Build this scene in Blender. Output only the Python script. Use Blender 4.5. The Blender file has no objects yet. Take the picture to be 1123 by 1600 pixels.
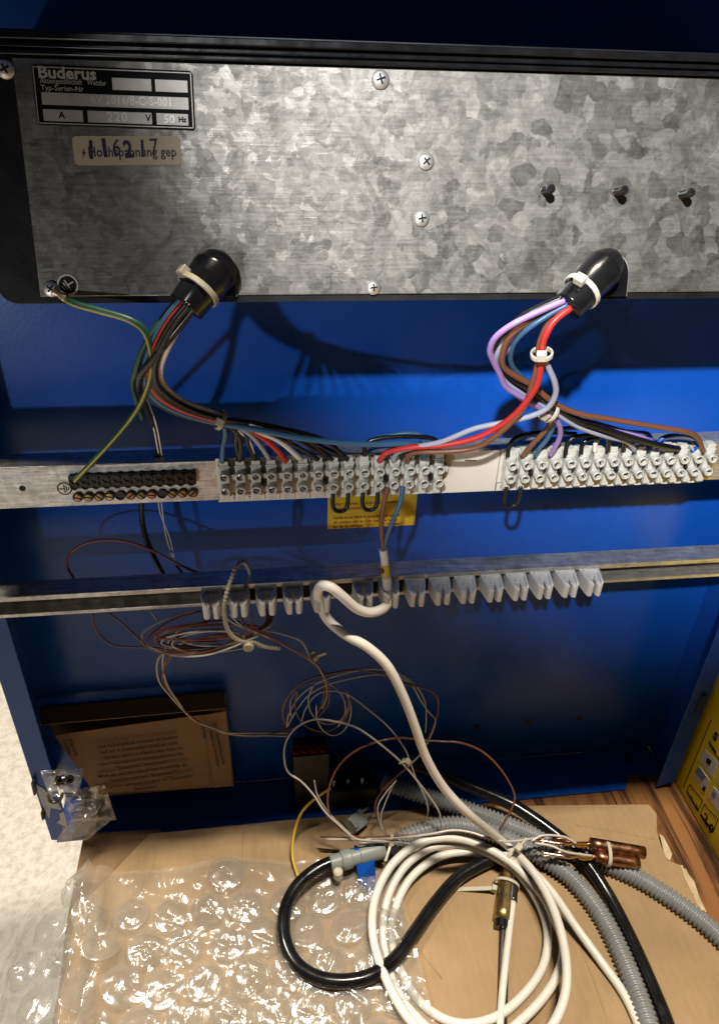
import bpy, bmesh, math, random
from mathutils import Vector, Matrix, Euler, noise
from math import radians, sin, cos, pi
random.seed(7)
S = bpy.context.scene
COL = S.collection

# ------------------------------------------------------------------ camera
CAM_LOC = Vector((0, -.395, .5242))
CAM_ROT = Matrix.Rotation(-radians(8.64), 3, 'Z') @ Matrix.Rotation(pi/2-radians(33.47), 3, 'X') @ Matrix.Rotation(radians(2.27), 3, 'Z')
cd = bpy.data.cameras.new('camera'); cam = bpy.data.objects.new('camera', cd); COL.objects.link(cam)
cd.sensor_fit = 'HORIZONTAL'; cd.sensor_width = 36; cd.lens = 36*1175/1123
cd.clip_start = .01; cd.clip_end = 50
cam.matrix_world = Matrix.Translation(CAM_LOC) @ CAM_ROT.to_4x4()
S.camera = cam
# ------------------------------------------------------------------ room light
w = bpy.data.worlds.new('World'); S.world = w; w.use_nodes = True
bg = w.node_tree.nodes['Background']; bg.inputs[0].default_value = (1, .93, .82, 1); bg.inputs[1].default_value = .014

def lamp(name, kind, loc, target, energy, color, **k):
    d = bpy.data.lights.new(name, kind); o = bpy.data.objects.new(name, d); COL.objects.link(o)
    d.energy = energy; d.color = color
    for a, v in k.items(): setattr(d, a, v)
    o.location = loc; o.rotation_euler = (Vector(target)-Vector(loc)).to_track_quat('-Z', 'Y').to_euler()
    return o
# ceiling panel over the table, an added fill high on the left to brighten the floor, one lamp behind the photographer and a low one to the left
lamp('ceiling_panel', 'AREA', (.26, -.260, 2.0), (.26, -.260, 0), 40, (1, .88, .72), shape='RECTANGLE', size=.42, size_y=.07).rotation_euler = (0, 0, 0)
lamp('floor_fill_left', 'AREA', (-1.0, .25, 2.0), (-.35, -.05, -.3), 34, (1, .90, .76), shape='RECTANGLE', size=.4, size_y=.2)
lamp('lamp_behind', 'SPOT', (-.27, -.95, 1.15), (.205, -.03, .455), 112, (.97, .98, 1), spot_size=radians(22), spot_blend=1., shadow_soft_size=.02)
lamp('lamp_low', 'SPOT', (-.50, -.85, .24), (-.02, -.03, .365), 8.0, (.93, .96, 1), spot_size=radians(23), spot_blend=1., shadow_soft_size=.016)
S.view_settings.view_transform = 'Standard'; S.view_settings.look = 'None'; S.view_settings.exposure = .22; S.view_settings.gamma = 1
S.view_settings.use_curve_mapping = False
try: S.cycles.transparent_max_bounces = 24; S.cycles.max_bounces = 8; S.cycles.diffuse_bounces = 1
except Exception: pass

# ------------------------------------------------------------------ measuring helpers: a direction seen from the photographer's place met with a real plane
F_PX = 1175
def ray(px, py): return CAM_ROT @ Vector((px-561.5, 800-py, -F_PX))
def aty(px, py, y):
    v = ray(px, py); return CAM_LOC + v*((y-CAM_LOC.y)/v.y)
def atz(px, py, z):
    v = ray(px, py); return CAM_LOC + v*((z-CAM_LOC.z)/v.z)
def atx(px, py, x):
    v = ray(px, py); return CAM_LOC + v*((x-CAM_LOC.x)/v.x)
def onp(px, py, o, n):
    v = ray(px, py); return CAM_LOC + v*((o-CAM_LOC).dot(n)/v.dot(n))
def ypath(pts, y0=None, y1=None):
    n = len(pts); out = []
    for i, p in enumerate(pts):
        y = p[2] if len(p) > 2 else y0+(y1-y0)*i/max(1, n-1)
        out.append(aty(p[0], p[1], y))
    return out
def zpath(pts, z=None): return [atz(p[0], p[1], p[2] if len(p) > 2 else z) for p in pts]

# ------------------------------------------------------------------ materials
MATS = {}
def mat(name, col, rough=.5, metal=0., var=0., vscale=60., bump=0., bscale=200., spec=.5, coat=0., sss=0., stretch=(1,1,1), col2=None, trans=0., alpha=1., rvar=0.):
    m = bpy.data.materials.new(name); m.use_nodes = True; nt = m.node_tree; n = nt.nodes; l = nt.links
    b = n['Principled BSDF']
    b.inputs['Base Color'].default_value = (*col, 1); b.inputs['Roughness'].default_value = rough; b.inputs['Metallic'].default_value = metal
    b.inputs['Specular IOR Level'].default_value = spec; b.inputs['Coat Weight'].default_value = coat
    if sss: b.inputs['Subsurface Weight'].default_value = sss; b.inputs['Subsurface Radius'].default_value = (.004, .0035, .003); b.inputs['Subsurface Scale'].default_value = 1
    if trans: b.inputs['Transmission Weight'].default_value = trans
    tc = n.new('ShaderNodeTexCoord'); mp = n.new('ShaderNodeMapping'); l.new(tc.outputs['Object'], mp.inputs[0]); mp.inputs['Scale'].default_value = stretch
    if var or col2 or rvar:
        nz = n.new('ShaderNodeTexNoise'); nz.inputs['Scale'].default_value = vscale; nz.inputs['Detail'].default_value = 6; nz.inputs['Roughness'].default_value = .62; l.new(mp.outputs[0], nz.inputs['Vector'])
        cr = n.new('ShaderNodeValToRGB'); cr.color_ramp.elements[0].position = .32; cr.color_ramp.elements[1].position = .68
        c2 = col2 or col
        cr.color_ramp.elements[0].color = (*[c*(1-var) for c in c2], 1); cr.color_ramp.elements[1].color = (*[min(1, c*(1+var)) for c in col], 1)
        l.new(nz.outputs['Fac'], cr.inputs[0]); l.new(cr.outputs[0], b.inputs['Base Color'])
        if rvar:
            mr = n.new('ShaderNodeMapRange'); mr.inputs[1].default_value = .3; mr.inputs[2].default_value = .7; mr.inputs[3].default_value = rough-rvar; mr.inputs[4].default_value = rough+rvar
            l.new(nz.outputs['Fac'], mr.inputs[0]); l.new(mr.outputs[0], b.inputs['Roughness'])
    if bump:
        nb = n.new('ShaderNodeTexNoise'); nb.inputs['Scale'].default_value = bscale; nb.inputs['Detail'].default_value = 4; l.new(mp.outputs[0], nb.inputs['Vector'])
        bp = n.new('ShaderNodeBump'); bp.inputs['Strength'].default_value = bump; bp.inputs['Distance'].default_value = .0005; l.new(nb.outputs['Fac'], bp.inputs['Height']); l.new(bp.outputs[0], b.inputs['Normal'])
    MATS[name] = m; return m
def nodes(name): m = MATS[name]; return m, m.node_tree.nodes, m.node_tree.links, m.node_tree.nodes['Principled BSDF']

mat('blue', (.005, .082, .45), .28, var=.10, vscale=9, bump=.10, bscale=420, rvar=.09, spec=.35)
mat('blue_dark', (.004, .022, .11), .45, bump=.08, bscale=400)
mat('black_plastic', (.006, .006, .007), .42, bump=.12, bscale=900, rvar=.08, var=.2)
mat('black_rubber', (.008, .008, .009), .20, var=.25, vscale=90, rvar=.08, bump=.1, bscale=120)
mat('black_pvc', (.009, .009, .010), .28, var=.3, vscale=60, rvar=.07)
mat('black_ink', (.01, .009, .012), .6, spec=.25)
mat('plate_black', (.004, .004, .004), .5, spec=.12)
mat('purple_ink', (.022, .012, .045), .6)
mat('red_ink', (.35, .05, .02), .6)
mat('brown_ink', (.03, .017, .01), .7)
mat('grey_ink', (.42, .41, .39), .6)
mat('paper', (.74, .68, .57), .55, var=.05, vscale=40)
mat('paper_warm', (.44, .37, .27), .6, var=.06, vscale=30)
mat('silver_field', (.50, .47, .43), .38, .35, var=.08, vscale=200)
mat('yellow_label', (.86, .58, .03), .5, var=.06, vscale=50)
mat('nylon', (.62, .58, .47), .35)
mat('nylon_dull', (.36, .33, .24), .45, var=.2, vscale=300)
mat('milky', (.82, .80, .70), .28, trans=.25, var=.06, vscale=150)
mat('clamp_grey', (.68, .66, .62), .42, var=.08, vscale=200, bump=.1, bscale=500)
mat('steel', (.62, .61, .59), .25, 1., var=.15, vscale=300)
mat('screw_steel', (.74, .71, .66), .42, .75, var=.12, vscale=400)
mat('dark_steel', (.10, .10, .10), .25, .9)
mat('brass', (.52, .38, .16), .33, 1., var=.3, vscale=120, col2=(.34, .27, .13), rvar=.1)
mat('copper', (.46, .23, .14), .36, 1., var=.2, vscale=140, col2=(.30, .14, .085), rvar=.1)
mat('copper_bright', (.86, .55, .38), .22, 1.)
mat('white_pvc', (.84, .81, .74), .36, var=.035, vscale=140, spec=.45)
mat('white_wire', (.74, .68, .60), .38)
mat('red_wire', (.55, .03, .025), .36)
mat('blue_wire', (.045, .13, .24), .36)
mat('jumper_blue', (.02, .09, .42), .36)
mat('purple_wire', (.36, .22, .52), .36)
mat('grey_wire', (.36, .37, .44), .38)
mat('brown_wire', (.19, .075, .035), .36)
mat('green_wire', (.015, .07, .04), .4)
mat('yellow_wire', (.72, .48, .05), .4)
mat('earth_yellow', (.40, .31, .05), .45)
mat('thin_brown', (.20, .075, .04), .3, spec=.6)
mat('thin_white', (.60, .56, .50), .25, spec=.7)
mat('thin_red', (.26, .07, .045), .3)
mat('grey_pvc', (.25, .265, .275), .25, var=.12, vscale=60)
mat('gland_grey', (.27, .30, .29), .42, var=.1, vscale=120)
mat('red_plastic', (.22, .006, .006), .5, spec=.2)
mat('wire_end', (.55, .43, .30), .4, .6)
mat('card_edge', (.50, .36, .20), .8, var=.3, vscale=300)
mat('torn', (.60, .47, .30), .85, var=.2, vscale=120, bump=.5, bscale=500)
mat('yellow_box', (.95, .75, .02), .42, var=.05, vscale=30)
mat('box_white', (.70, .70, .70), .4)
mat('box_grey', (.20, .22, .24), .4)
mat('box_blue', (.18, .25, .36), .4)
mat('sticker_white', (.58, .60, .62), .4, var=.05)

# galvanised sheet: frost-flower cells with their own tone, scratches
def galvanised(name, cell, lo, hi, metal, rough, scr):
    m = mat(name, (.5, .5, .5), rough, metal); _, n, l, b = nodes(name)
    tc = n.new('ShaderNodeTexCoord'); 
    nz = n.new('ShaderNodeTexNoise'); nz.inputs['Scale'].default_value = cell*.9; nz.inputs['Detail'].default_value = 5; l.new(tc.outputs['Object'], nz.inputs['Vector'])
    mx = n.new('ShaderNodeMixRGB'); mx.blend_type = 'LINEAR_LIGHT'; mx.inputs[0].default_value = .0045*120/cell
    l.new(tc.outputs['Object'], mx.inputs[1]); l.new(nz.outputs['Color'], mx.inputs[2])
    vals = []
    for sc, dist in ((cell, 'EUCLIDEAN'), (cell*2.1, 'CHEBYCHEV'), (cell*.42, 'EUCLIDEAN')):
        v = n.new('ShaderNodeTexVoronoi'); v.inputs['Scale'].default_value = sc; v.distance = dist; l.new(mx.outputs[0], v.inputs['Vector'])
        sp = n.new('ShaderNodeSeparateColor'); l.new(v.outputs['Color'], sp.inputs[0]); vals.append(sp)
    big = n.new('ShaderNodeTexNoise'); big.inputs['Scale'].default_value = 14; big.inputs['Detail'].default_value = 7; big.inputs['Roughness'].default_value = .7; l.new(tc.outputs['Object'], big.inputs['Vector'])
    mp = n.new('ShaderNodeMapping'); mp.inputs['Scale'].default_value = (60, 900, 900); mp.inputs['Rotation'].default_value = (0, 0, .5); l.new(tc.outputs['Object'], mp.inputs[0])
    sn = n.new('ShaderNodeTexNoise'); sn.inputs['Scale'].default_value = 1.; sn.inputs['Detail'].default_value = 3; l.new(mp.outputs[0], sn.inputs['Vector'])
    def math(op, a, c, k=None):
        q = n.new('ShaderNodeMath'); q.operation = op
        for i, x in enumerate((a, c)):
            if isinstance(x, (int, float)): q.inputs[i].default_value = x
            else: l.new(x, q.inputs[i])
        return q.outputs[0]
    fine = n.new('ShaderNodeTexNoise'); fine.inputs['Scale'].default_value = 75; fine.inputs['Detail'].default_value = 8; fine.inputs['Roughness'].default_value = .78; fine.inputs['Distortion'].default_value = 2.2; l.new(tc.outputs['Object'], fine.inputs['Vector'])
    msk = n.new('ShaderNodeMapRange'); msk.inputs[1].default_value = .42; msk.inputs[2].default_value = .62; l.new(fine.outputs['Fac'], msk.inputs[0])
    t = math('MULTIPLY', math('MULTIPLY', math('SUBTRACT', vals[0].outputs[0], .4), .15), msk.outputs[0])
    t = math('ADD', t, math('MULTIPLY', math('SUBTRACT', vals[1].outputs[1], .5), .10))
    t = math('ADD', t, math('MULTIPLY', math('SUBTRACT', vals[2].outputs[0], .5), .10))
    t = math('ADD', t, math('MULTIPLY', big.outputs['Fac'], .75))
    t = math('ADD', t, math('MULTIPLY', fine.outputs['Fac'], .80))
    t = math('ADD', t, math('MULTIPLY', math('SUBTRACT', sn.outputs['Fac'], .5), scr))
    mr = n.new('ShaderNodeMapRange'); mr.inputs[1].default_value = .50; mr.inputs[2].default_value = 1.06; l.new(t, mr.inputs[0])
    cr = n.new('ShaderNodeValToRGB'); cr.color_ramp.elements[0].color = (*lo, 1); cr.color_ramp.elements[1].color = (*hi, 1); l.new(mr.outputs[0], cr.inputs[0]); l.new(cr.outputs[0], b.inputs['Base Color'])
    r = math('ADD', math('MULTIPLY', vals[0].outputs[2], .18), rough-.09); r = math('ADD', r, math('MULTIPLY', vals[1].outputs[0], .10)); l.new(r, b.inputs['Roughness'])
    bp = n.new('ShaderNodeBump'); bp.inputs['Strength'].default_value = .15; bp.inputs['Distance'].default_value = .0004
    gn = n.new('ShaderNodeNewGeometry'); prev = gn.outputs['Normal']          # every zinc crystal faces its own way
    for src, k in ((vals[0], .045), (vals[1], .06), (vals[2], .03)):
        cn = src.inputs[0].links[0].from_socket
        sb = n.new('ShaderNodeVectorMath'); sb.operation = 'SUBTRACT'; sb.inputs[1].default_value = (.5, .5, .5); l.new(cn, sb.inputs[0])
        ml = n.new('ShaderNodeVectorMath'); ml.operation = 'SCALE'; ml.inputs['Scale'].default_value = k; l.new(sb.outputs[0], ml.inputs[0])
        ad = n.new('ShaderNodeVectorMath'); ad.operation = 'ADD'; l.new(prev, ad.inputs[0]); l.new(ml.outputs[0], ad.inputs[1]); prev = ad.outputs[0]
    nn_ = n.new('ShaderNodeVectorMath'); nn_.operation = 'NORMALIZE'; l.new(prev, nn_.inputs[0]); l.new(nn_.outputs[0], bp.inputs['Normal'])
    l.new(math('ADD', vals[1].outputs[2], math('MULTIPLY', sn.outputs['Fac'], .8)), bp.inputs['Height']); l.new(bp.outputs[0], b.inputs['Normal'])
galvanised('galvanised', 150, (.118, .110, .099), (.44, .415, .375), .90, .43, .30)
galvanised('zinc_rail', 210, (.30, .29, .27), (.74, .71, .66), .70, .38, .9)

# oak: streaks along the boards (object Y)
def oak():
    mat('oak', (.3, .15, .06), .42, spec=.4); _, n, l, b = nodes('oak')
    tc = n.new('ShaderNodeTexCoord'); oi = n.new('ShaderNodeObjectInfo')
    ad = n.new('ShaderNodeVectorMath'); ad.operation = 'ADD'; cb = n.new('ShaderNodeCombineXYZ'); l.new(oi.outputs['Random'], cb.inputs[1]); l.new(tc.outputs['Object'], ad.inputs[0]); l.new(cb.outputs[0], ad.inputs[1])
    mp = n.new('ShaderNodeMapping'); mp.inputs['Scale'].default_value = (62, 5, 5); l.new(ad.outputs[0], mp.inputs[0])
    n1 = n.new('ShaderNodeTexNoise'); n1.inputs['Scale'].default_value = 1.6; n1.inputs['Detail'].default_value = 7; n1.inputs['Roughness'].default_value = .6; n1.inputs['Distortion'].default_value = .6; l.new(mp.outputs[0], n1.inputs['Vector'])
    mp2 = n.new('ShaderNodeMapping'); mp2.inputs['Scale'].default_value = (900, 30, 30); l.new(ad.outputs[0], mp2.inputs[0])
    n2 = n.new('ShaderNodeTexNoise'); n2.inputs['Scale'].default_value = 1; n2.inputs['Detail'].default_value = 3; l.new(mp2.outputs[0], n2.inputs['Vector'])
    mx = n.new('ShaderNodeMath'); mx.operation = 'MULTIPLY_ADD'; l.new(n2.outputs['Fac'], mx.inputs[0]); mx.inputs[1].default_value = .28; l.new(n1.outputs['Fac'], mx.inputs[2])
    cr = n.new('ShaderNodeValToRGB'); e = cr.color_ramp.elements; e[0].position = .47; e[0].color = (.032, .012, .005, 1); e[1].position = .86; e[1].color = (.31, .145, .048, 1)
    q = e.new(.56); q.color = (.12, .048, .017, 1); q = e.new(.66); q.color = (.28, .125, .042, 1)
    l.new(mx.outputs[0], cr.inputs[0]); l.new(cr.outputs[0], b.inputs['Base Color'])
    bp = n.new('ShaderNodeBump'); bp.inputs['Strength'].default_value = .3; bp.inputs['Distance'].default_value = .0005; l.new(mx.outputs[0], bp.inputs['Height']); l.new(bp.outputs[0], b.inputs['Normal'])
oak()
# cardboard: faint flutes along Y
def card(name, col, flute):
    mat(name, col, .75, spec=.25); _, n, l, b = nodes(name)
    tc = n.new('ShaderNodeTexCoord'); wv = n.new('ShaderNodeTexWave'); wv.bands_direction = flute; wv.inputs['Scale'].default_value = 52; wv.inputs['Distortion'].default_value = .6; wv.inputs['Detail'].default_value = 1; l.new(tc.outputs['Object'], wv.inputs['Vector'])
    nz = n.new('ShaderNodeTexNoise'); nz.inputs['Scale'].default_value = 17; nz.inputs['Detail'].default_value = 9; nz.inputs['Roughness'].default_value = .65; l.new(tc.outputs['Object'], nz.inputs['Vector'])
    mp = n.new('ShaderNodeMapping'); mp.inputs['Scale'].default_value = (700, 90, 300) if flute == 'X' else (90, 700, 300); l.new(tc.outputs['Object'], mp.inputs[0])
    fb = n.new('ShaderNodeTexNoise'); fb.inputs['Scale'].default_value = 1; fb.inputs['Detail'].default_value = 4; l.new(mp.outputs[0], fb.inputs['Vector'])
    a = n.new('ShaderNodeMath'); a.operation = 'MULTIPLY_ADD'; l.new(wv.outputs['Fac'], a.inputs[0]); a.inputs[1].default_value = .045; l.new(nz.outputs['Fac'], a.inputs[2])
    a2 = n.new('ShaderNodeMath'); a2.operation = 'MULTIPLY_ADD'; l.new(fb.outputs['Fac'], a2.inputs[0]); a2.inputs[1].default_value = .35; l.new(a.outputs[0], a2.inputs[2])
    cr = n.new('ShaderNodeValToRGB'); cr.color_ramp.elements[0].position = .45; cr.color_ramp.elements[1].position = 1.0
    cr.color_ramp.elements[0].color = (*[c*.78 for c in col], 1); cr.color_ramp.elements[1].color = (*[c*1.14 for c in col], 1)
    l.new(a2.outputs[0], cr.inputs[0]); l.new(cr.outputs[0], b.inputs['Base Color'])
    bp = n.new('ShaderNodeBump'); bp.inputs['Strength'].default_value = .35; bp.inputs['Distance'].default_value = .0006; l.new(a.outputs[0], bp.inputs['Height']); l.new(bp.outputs[0], b.inputs['Normal'])
card('cardboard', (.42, .285, .155), 'X')
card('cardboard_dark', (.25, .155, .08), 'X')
card('cardboard_note', (.34, .205, .105), 'Y')
# speckled floor
def vinyl():
    mat('vinyl', (.7, .66, .6), .5, spec=.35); _, n, l, b = nodes('vinyl')
    tc = n.new('ShaderNodeTexCoord')
    nz = n.new('ShaderNodeTexNoise'); nz.inputs['Scale'].default_value = 80; nz.inputs['Detail'].default_value = 5; nz.inputs['Roughness'].default_value = .7; l.new(tc.outputs['Object'], nz.inputs['Vector'])
    cr = n.new('ShaderNodeValToRGB'); e = cr.color_ramp.elements; e[0].position = .30; e[0].color = (.58, .53, .45, 1); e[1].position = .56; e[1].color = (.86, .83, .77, 1); l.new(nz.outputs['Fac'], cr.inputs[0]); l.new(cr.outputs[0], b.inputs['Base Color'])
vinyl()
# clear films: mostly see-through, glossy at grazing angles, faintly milky
def film(name, gloss, milk, col, bump, bscale, rough=.12):
    m = bpy.data.materials.new(name); m.use_nodes = True; n = m.node_tree.nodes; l = m.node_tree.links; n.clear()
    out = n.new('ShaderNodeOutputMaterial'); tr = n.new('ShaderNodeBsdfTransparent'); gl = n.new('ShaderNodeBsdfGlossy'); df = n.new('ShaderNodeBsdfDiffuse')
    tr.inputs[0].default_value = (.97, .97, .96, 1); gl.inputs['Roughness'].default_value = rough; df.inputs[0].default_value = (*col, 1)
    tc = n.new('ShaderNodeTexCoord'); nz = n.new('ShaderNodeTexNoise'); nz.inputs['Scale'].default_value = bscale; nz.inputs['Detail'].default_value = 3; l.new(tc.outputs['Object'], nz.inputs['Vector'])
    nz.inputs['Distortion'].default_value = 1.2
    bp = n.new('ShaderNodeBump'); bp.inputs['Strength'].default_value = bump; bp.inputs['Distance'].default_value = .003; l.new(nz.outputs['Fac'], bp.inputs['Height']); l.new(bp.outputs[0], gl.inputs['Normal'])
    fr = n.new('ShaderNodeFresnel'); fr.inputs[0].default_value = 1.5; l.new(bp.outputs[0], fr.inputs['Normal'])
    mg = n.new('ShaderNodeMath'); mg.operation = 'MULTIPLY_ADD'; mg.inputs[1].default_value = gloss; mg.inputs[2].default_value = gloss*.03; mg.use_clamp = True; l.new(fr.outputs[0], mg.inputs[0]); mn = n.new('ShaderNodeMath'); mn.operation = 'MINIMUM'; mn.inputs[1].default_value = .30; l.new(mg.outputs[0], mn.inputs[0]); mg = mn
    m1 = n.new('ShaderNodeMixShader'); m1.inputs[0].default_value = milk; l.new(tr.outputs[0], m1.inputs[1]); l.new(df.outputs[0], m1.inputs[2])
    m2 = n.new('ShaderNodeMixShader'); l.new(mg.outputs[0], m2.inputs[0]); l.new(m1.outputs[0], m2.inputs[1]); l.new(gl.outputs[0], m2.inputs[2]); l.new(m2.outputs[0], out.inputs[0])
    MATS[name] = m
film('bubble_film', 1.2, .12, (.84, .80, .73), .4, 60, .18)
film('bubble_dome', 2.4, .13, (.92, .88, .80), .12, 90, .17)
film('bag_film', 1.3, .20, (.62, .58, .50), .3, 120, .15)

# ------------------------------------------------------------------ mesh helpers
class MB:
    def __init__(s): s.v = []; s.f = []
    def add(s, v, f):
        k = len(s.v); s.v += [tuple(p) for p in v]; s.f += [tuple(i+k for i in q) for q in f]; return s
    def box(s, x0, x1, y0, y1, z0, z1, M=None):
        v = [Vector((x, y, z)) for x in (x0, x1) for y in (y0, y1) for z in (z0, z1)]
        if M: v = [M @ p for p in v]
        return s.add(v, [(0,1,3,2), (4,6,7,5), (0,4,5,1), (2,3,7,6), (0,2,6,4), (1,5,7,3)])
    def hexa(s, q, off):                     # quad q (4 points) thickened by vector off
        off = Vector(off); v = [Vector(p) for p in q]+[Vector(p)+off for p in q]
        return s.add(v, [(0,1,2,3), (7,6,5,4), (0,4,5,1), (1,5,6,2), (2,6,7,3), (3,7,4,0)])
    def tube(s, pts, r, seg=8, sub=6, closed=False, smooth=True, caps=True, flat=1.):
        P = [Vector(p) for p in pts]; R = r if isinstance(r, (list, tuple)) else [r]*len(P)
        if smooth and len(P) > 2: P, R = crom(P, R, sub, closed)
        n = len(P); k = len(s.v)
        T = []
        for i in range(n):
            a = P[(i-1) % n] if (closed or i > 0) else P[i]; b = P[(i+1) % n] if (closed or i < n-1) else P[i]
            t = (b-a); T.append(t.normalized() if t.length > 1e-9 else Vector((0, 0, 1)))
        N = T[0].orthogonal().normalized()
        for i in range(n):
            if i: N = (N - T[i]*N.dot(T[i]));  N = N.normalized() if N.length > 1e-6 else T[i].orthogonal().normalized()
            B = T[i].cross(N)
            for j in range(seg):
                a = 2*pi*j/seg; s.v.append(tuple(P[i]+(N*cos(a)+B*sin(a)*flat)*R[i]))
        for i in range(n if closed else n-1):
            i2 = (i+1) % n
            for j in range(seg):
                j2 = (j+1) % seg; s.f.append((k+i*seg+j, k+i2*seg+j, k+i2*seg+j2, k+i*seg+j2))
        if caps and not closed:
            s.f.append(tuple(k+j for j in range(seg))); s.f.append(tuple(k+(n-1)*seg+j for j in reversed(range(seg))))
        return s
    def lathe(s, prof, M=None, seg=16):      # prof: (r, h) along local Z
        k = len(s.v)
        for r, h in prof:
            for j in range(seg):
                p = Vector((r*cos(2*pi*j/seg), r*sin(2*pi*j/seg), h)); s.v.append(tuple(M @ p if M else p))
        for i in range(len(prof)-1):
            for j in range(seg):
                j2 = (j+1) % seg; s.f.append((k+i*seg+j, k+i*seg+j2, k+(i+1)*seg+j2, k+(i+1)*seg+j))
        s.f.append(tuple(k+j for j in reversed(range(seg)))); m = k+(len(prof)-1)*seg; s.f.append(tuple(m+j for j in range(seg)))
        return s
    def prism(s, poly, h0, h1, M=None):      # poly in local XY
        n = len(poly); v = [Vector((x, y, h0)) for x, y in poly]+[Vector((x, y, h1)) for x, y in poly]
        if M: v = [M @ p for p in v]
        return s.add(v, [tuple(reversed(range(n))), tuple(range(n, 2*n))]+[(i, (i+1) % n, n+(i+1) % n, n+i) for i in range(n)])
    def grid(s, fn, nu, nv):
        k = len(s.v)
        for i in range(nu+1):
            for j in range(nv+1): s.v.append(tuple(fn(i/nu, j/nv)))
        for i in range(nu):
            for j in range(nv):
                a = k+i*(nv+1)+j; s.f.append((a, a+nv+1, a+nv+2, a+1))
        return s
    def data(s, name, m, smooth=False):
        me = bpy.data.meshes.new(name); me.from_pydata(s.v, [], s.f); me.validate()
        bm = bmesh.new(); bm.from_mesh(me)
        big = [f for f in bm.faces if len(f.verts) > 4]
        bmesh.ops.recalc_face_normals(bm, faces=bm.faces)
        if big: bmesh.ops.triangulate(bm, faces=big)
        bm.to_mesh(me); bm.free()
        me.materials.append(MATS[m])
        if smooth:
            me.polygons.foreach_set('use_smooth', [True]*len(me.polygons))
            if smooth != 2: me.set_sharp_from_angle(angle=radians(42))
        me.update(); return me
    def build(s, name, m, parent=None, smooth=False, bevel=0, label=None, local=False):
        return link(name, s.data(name, m, smooth or bool(bevel)), parent, bevel, label, local)
def link(name, me, parent=None, bevel=0, label=None, local=False):
    o = bpy.data.objects.new(name, me); COL.objects.link(o)
    if parent is not None:
        o.parent = parent
        if not local: o.matrix_basis = wm(parent).inverted()     # the mesh is in room coordinates
    if bevel:
        b = o.modifiers.new('bevel', 'BEVEL'); b.width = bevel; b.segments = 2; b.limit_method = 'ANGLE'; b.angle_limit = radians(40)
    if label: o['label'] = label
    return o
def wm(o):
    m = o.matrix_basis.copy()
    while o.parent: o = o.parent; m = o.matrix_basis @ m
    return m
def crom(P, R, sub, closed):
    out = []; rr = []; n = len(P)
    for i in range(n if closed else n-1):
        if closed: p0, p1, p2, p3 = P[(i-1) % n], P[i], P[(i+1) % n], P[(i+2) % n]
        else:
            p1, p2 = P[i], P[i+1]; p0 = P[i-1] if i else p1*2-p2; p3 = P[i+2] if i+2 < n else p2*2-p1
        r1, r2 = R[i], R[(i+1) % n]
        for k in range(sub):
            t = k/sub
            out.append(.5*((2*p1)+(p2-p0)*t+(2*p0-5*p1+4*p2-p3)*t*t+(3*p1-p0-3*p2+p3)*t**3)); rr.append(r1+(r2-r1)*t)
    if not closed: out.append(P[-1].copy()); rr.append(R[-1])
    return out, rr
def resample(P, step):
    out = [P[0].copy()]; acc = 0
    for a, b in zip(P, P[1:]):
        L = (b-a).length; d = step-acc
        while d <= L: out.append(a.lerp(b, d/L)); d += step
        acc = L-(d-step)
    return out
def tag(o, label, cat, group=None, kind=None):
    if label: o['label'] = label
    if cat: o['category'] = cat
    if group: o['group'] = group
    if kind: o['kind'] = kind
    return o
def thing(name, label, cat, loc=(0, 0, 0), group=None, rot=None):
    o = bpy.data.objects.new(name, None); COL.objects.link(o); o.empty_display_size = .01
    o.matrix_basis = Matrix.Translation(Vector(loc)) @ (rot.to_4x4() if rot else Matrix.Identity(4))
    return tag(o, label, cat, group)
def wire(parent, m, pts, r, name='wire', label=None, seg=8, sub=7):
    return MB().tube(pts, r, seg, sub).build(name, m, parent, smooth=2, label=label)
def lettering(parent, body, M, size, m, name='lettering', align='LEFT', bold=0., sx=1., spacing=1., depth=.00006, line=1.0, local=False):
    c = bpy.data.curves.new('lettering', 'FONT'); c.body = body; c.size = size; c.align_x = align; c.offset = bold; c.extrude = depth; c.resolution_u = 2; c.space_character = spacing; c.space_line = line
    o = bpy.data.objects.new('tmp', c); COL.objects.link(o)
    me = bpy.data.meshes.new_from_object(o.evaluated_get(bpy.context.evaluated_depsgraph_get()))
    bpy.data.objects.remove(o); bpy.data.curves.remove(c)
    me.transform(M @ Matrix.Scale(sx, 4, (1, 0, 0))); me.materials.clear(); me.materials.append(MATS[m]); me.name = 'lettering'
    return link(name, me, parent, local=local)
def band(mb, c, axis, ra, rb, width, u=None, seg=20, th=.0009):     # flat strap ring round axis
    ax = Vector(axis).normalized(); u = (Vector(u)-ax*Vector(u).dot(ax)).normalized() if u is not None else ax.orthogonal().normalized(); v = ax.cross(u); k = len(mb.v)
    for j in range(seg):
        a = 2*pi*j/seg
        for dr in (0, th):
            for h in (-width/2, width/2): mb.v.append(tuple(Vector(c)+u*cos(a)*(ra+dr)+v*sin(a)*(rb+dr)+ax*h))
    for j in range(seg):
        a = k+4*j; b = k+4*((j+1) % seg)
        mb.f += [(a, a+1, b+1, b), (a+2, b+2, b+3, a+3), (a, b, b+2, a+2), (a+1, a+3, b+3, b+1)]
    return mb
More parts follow.
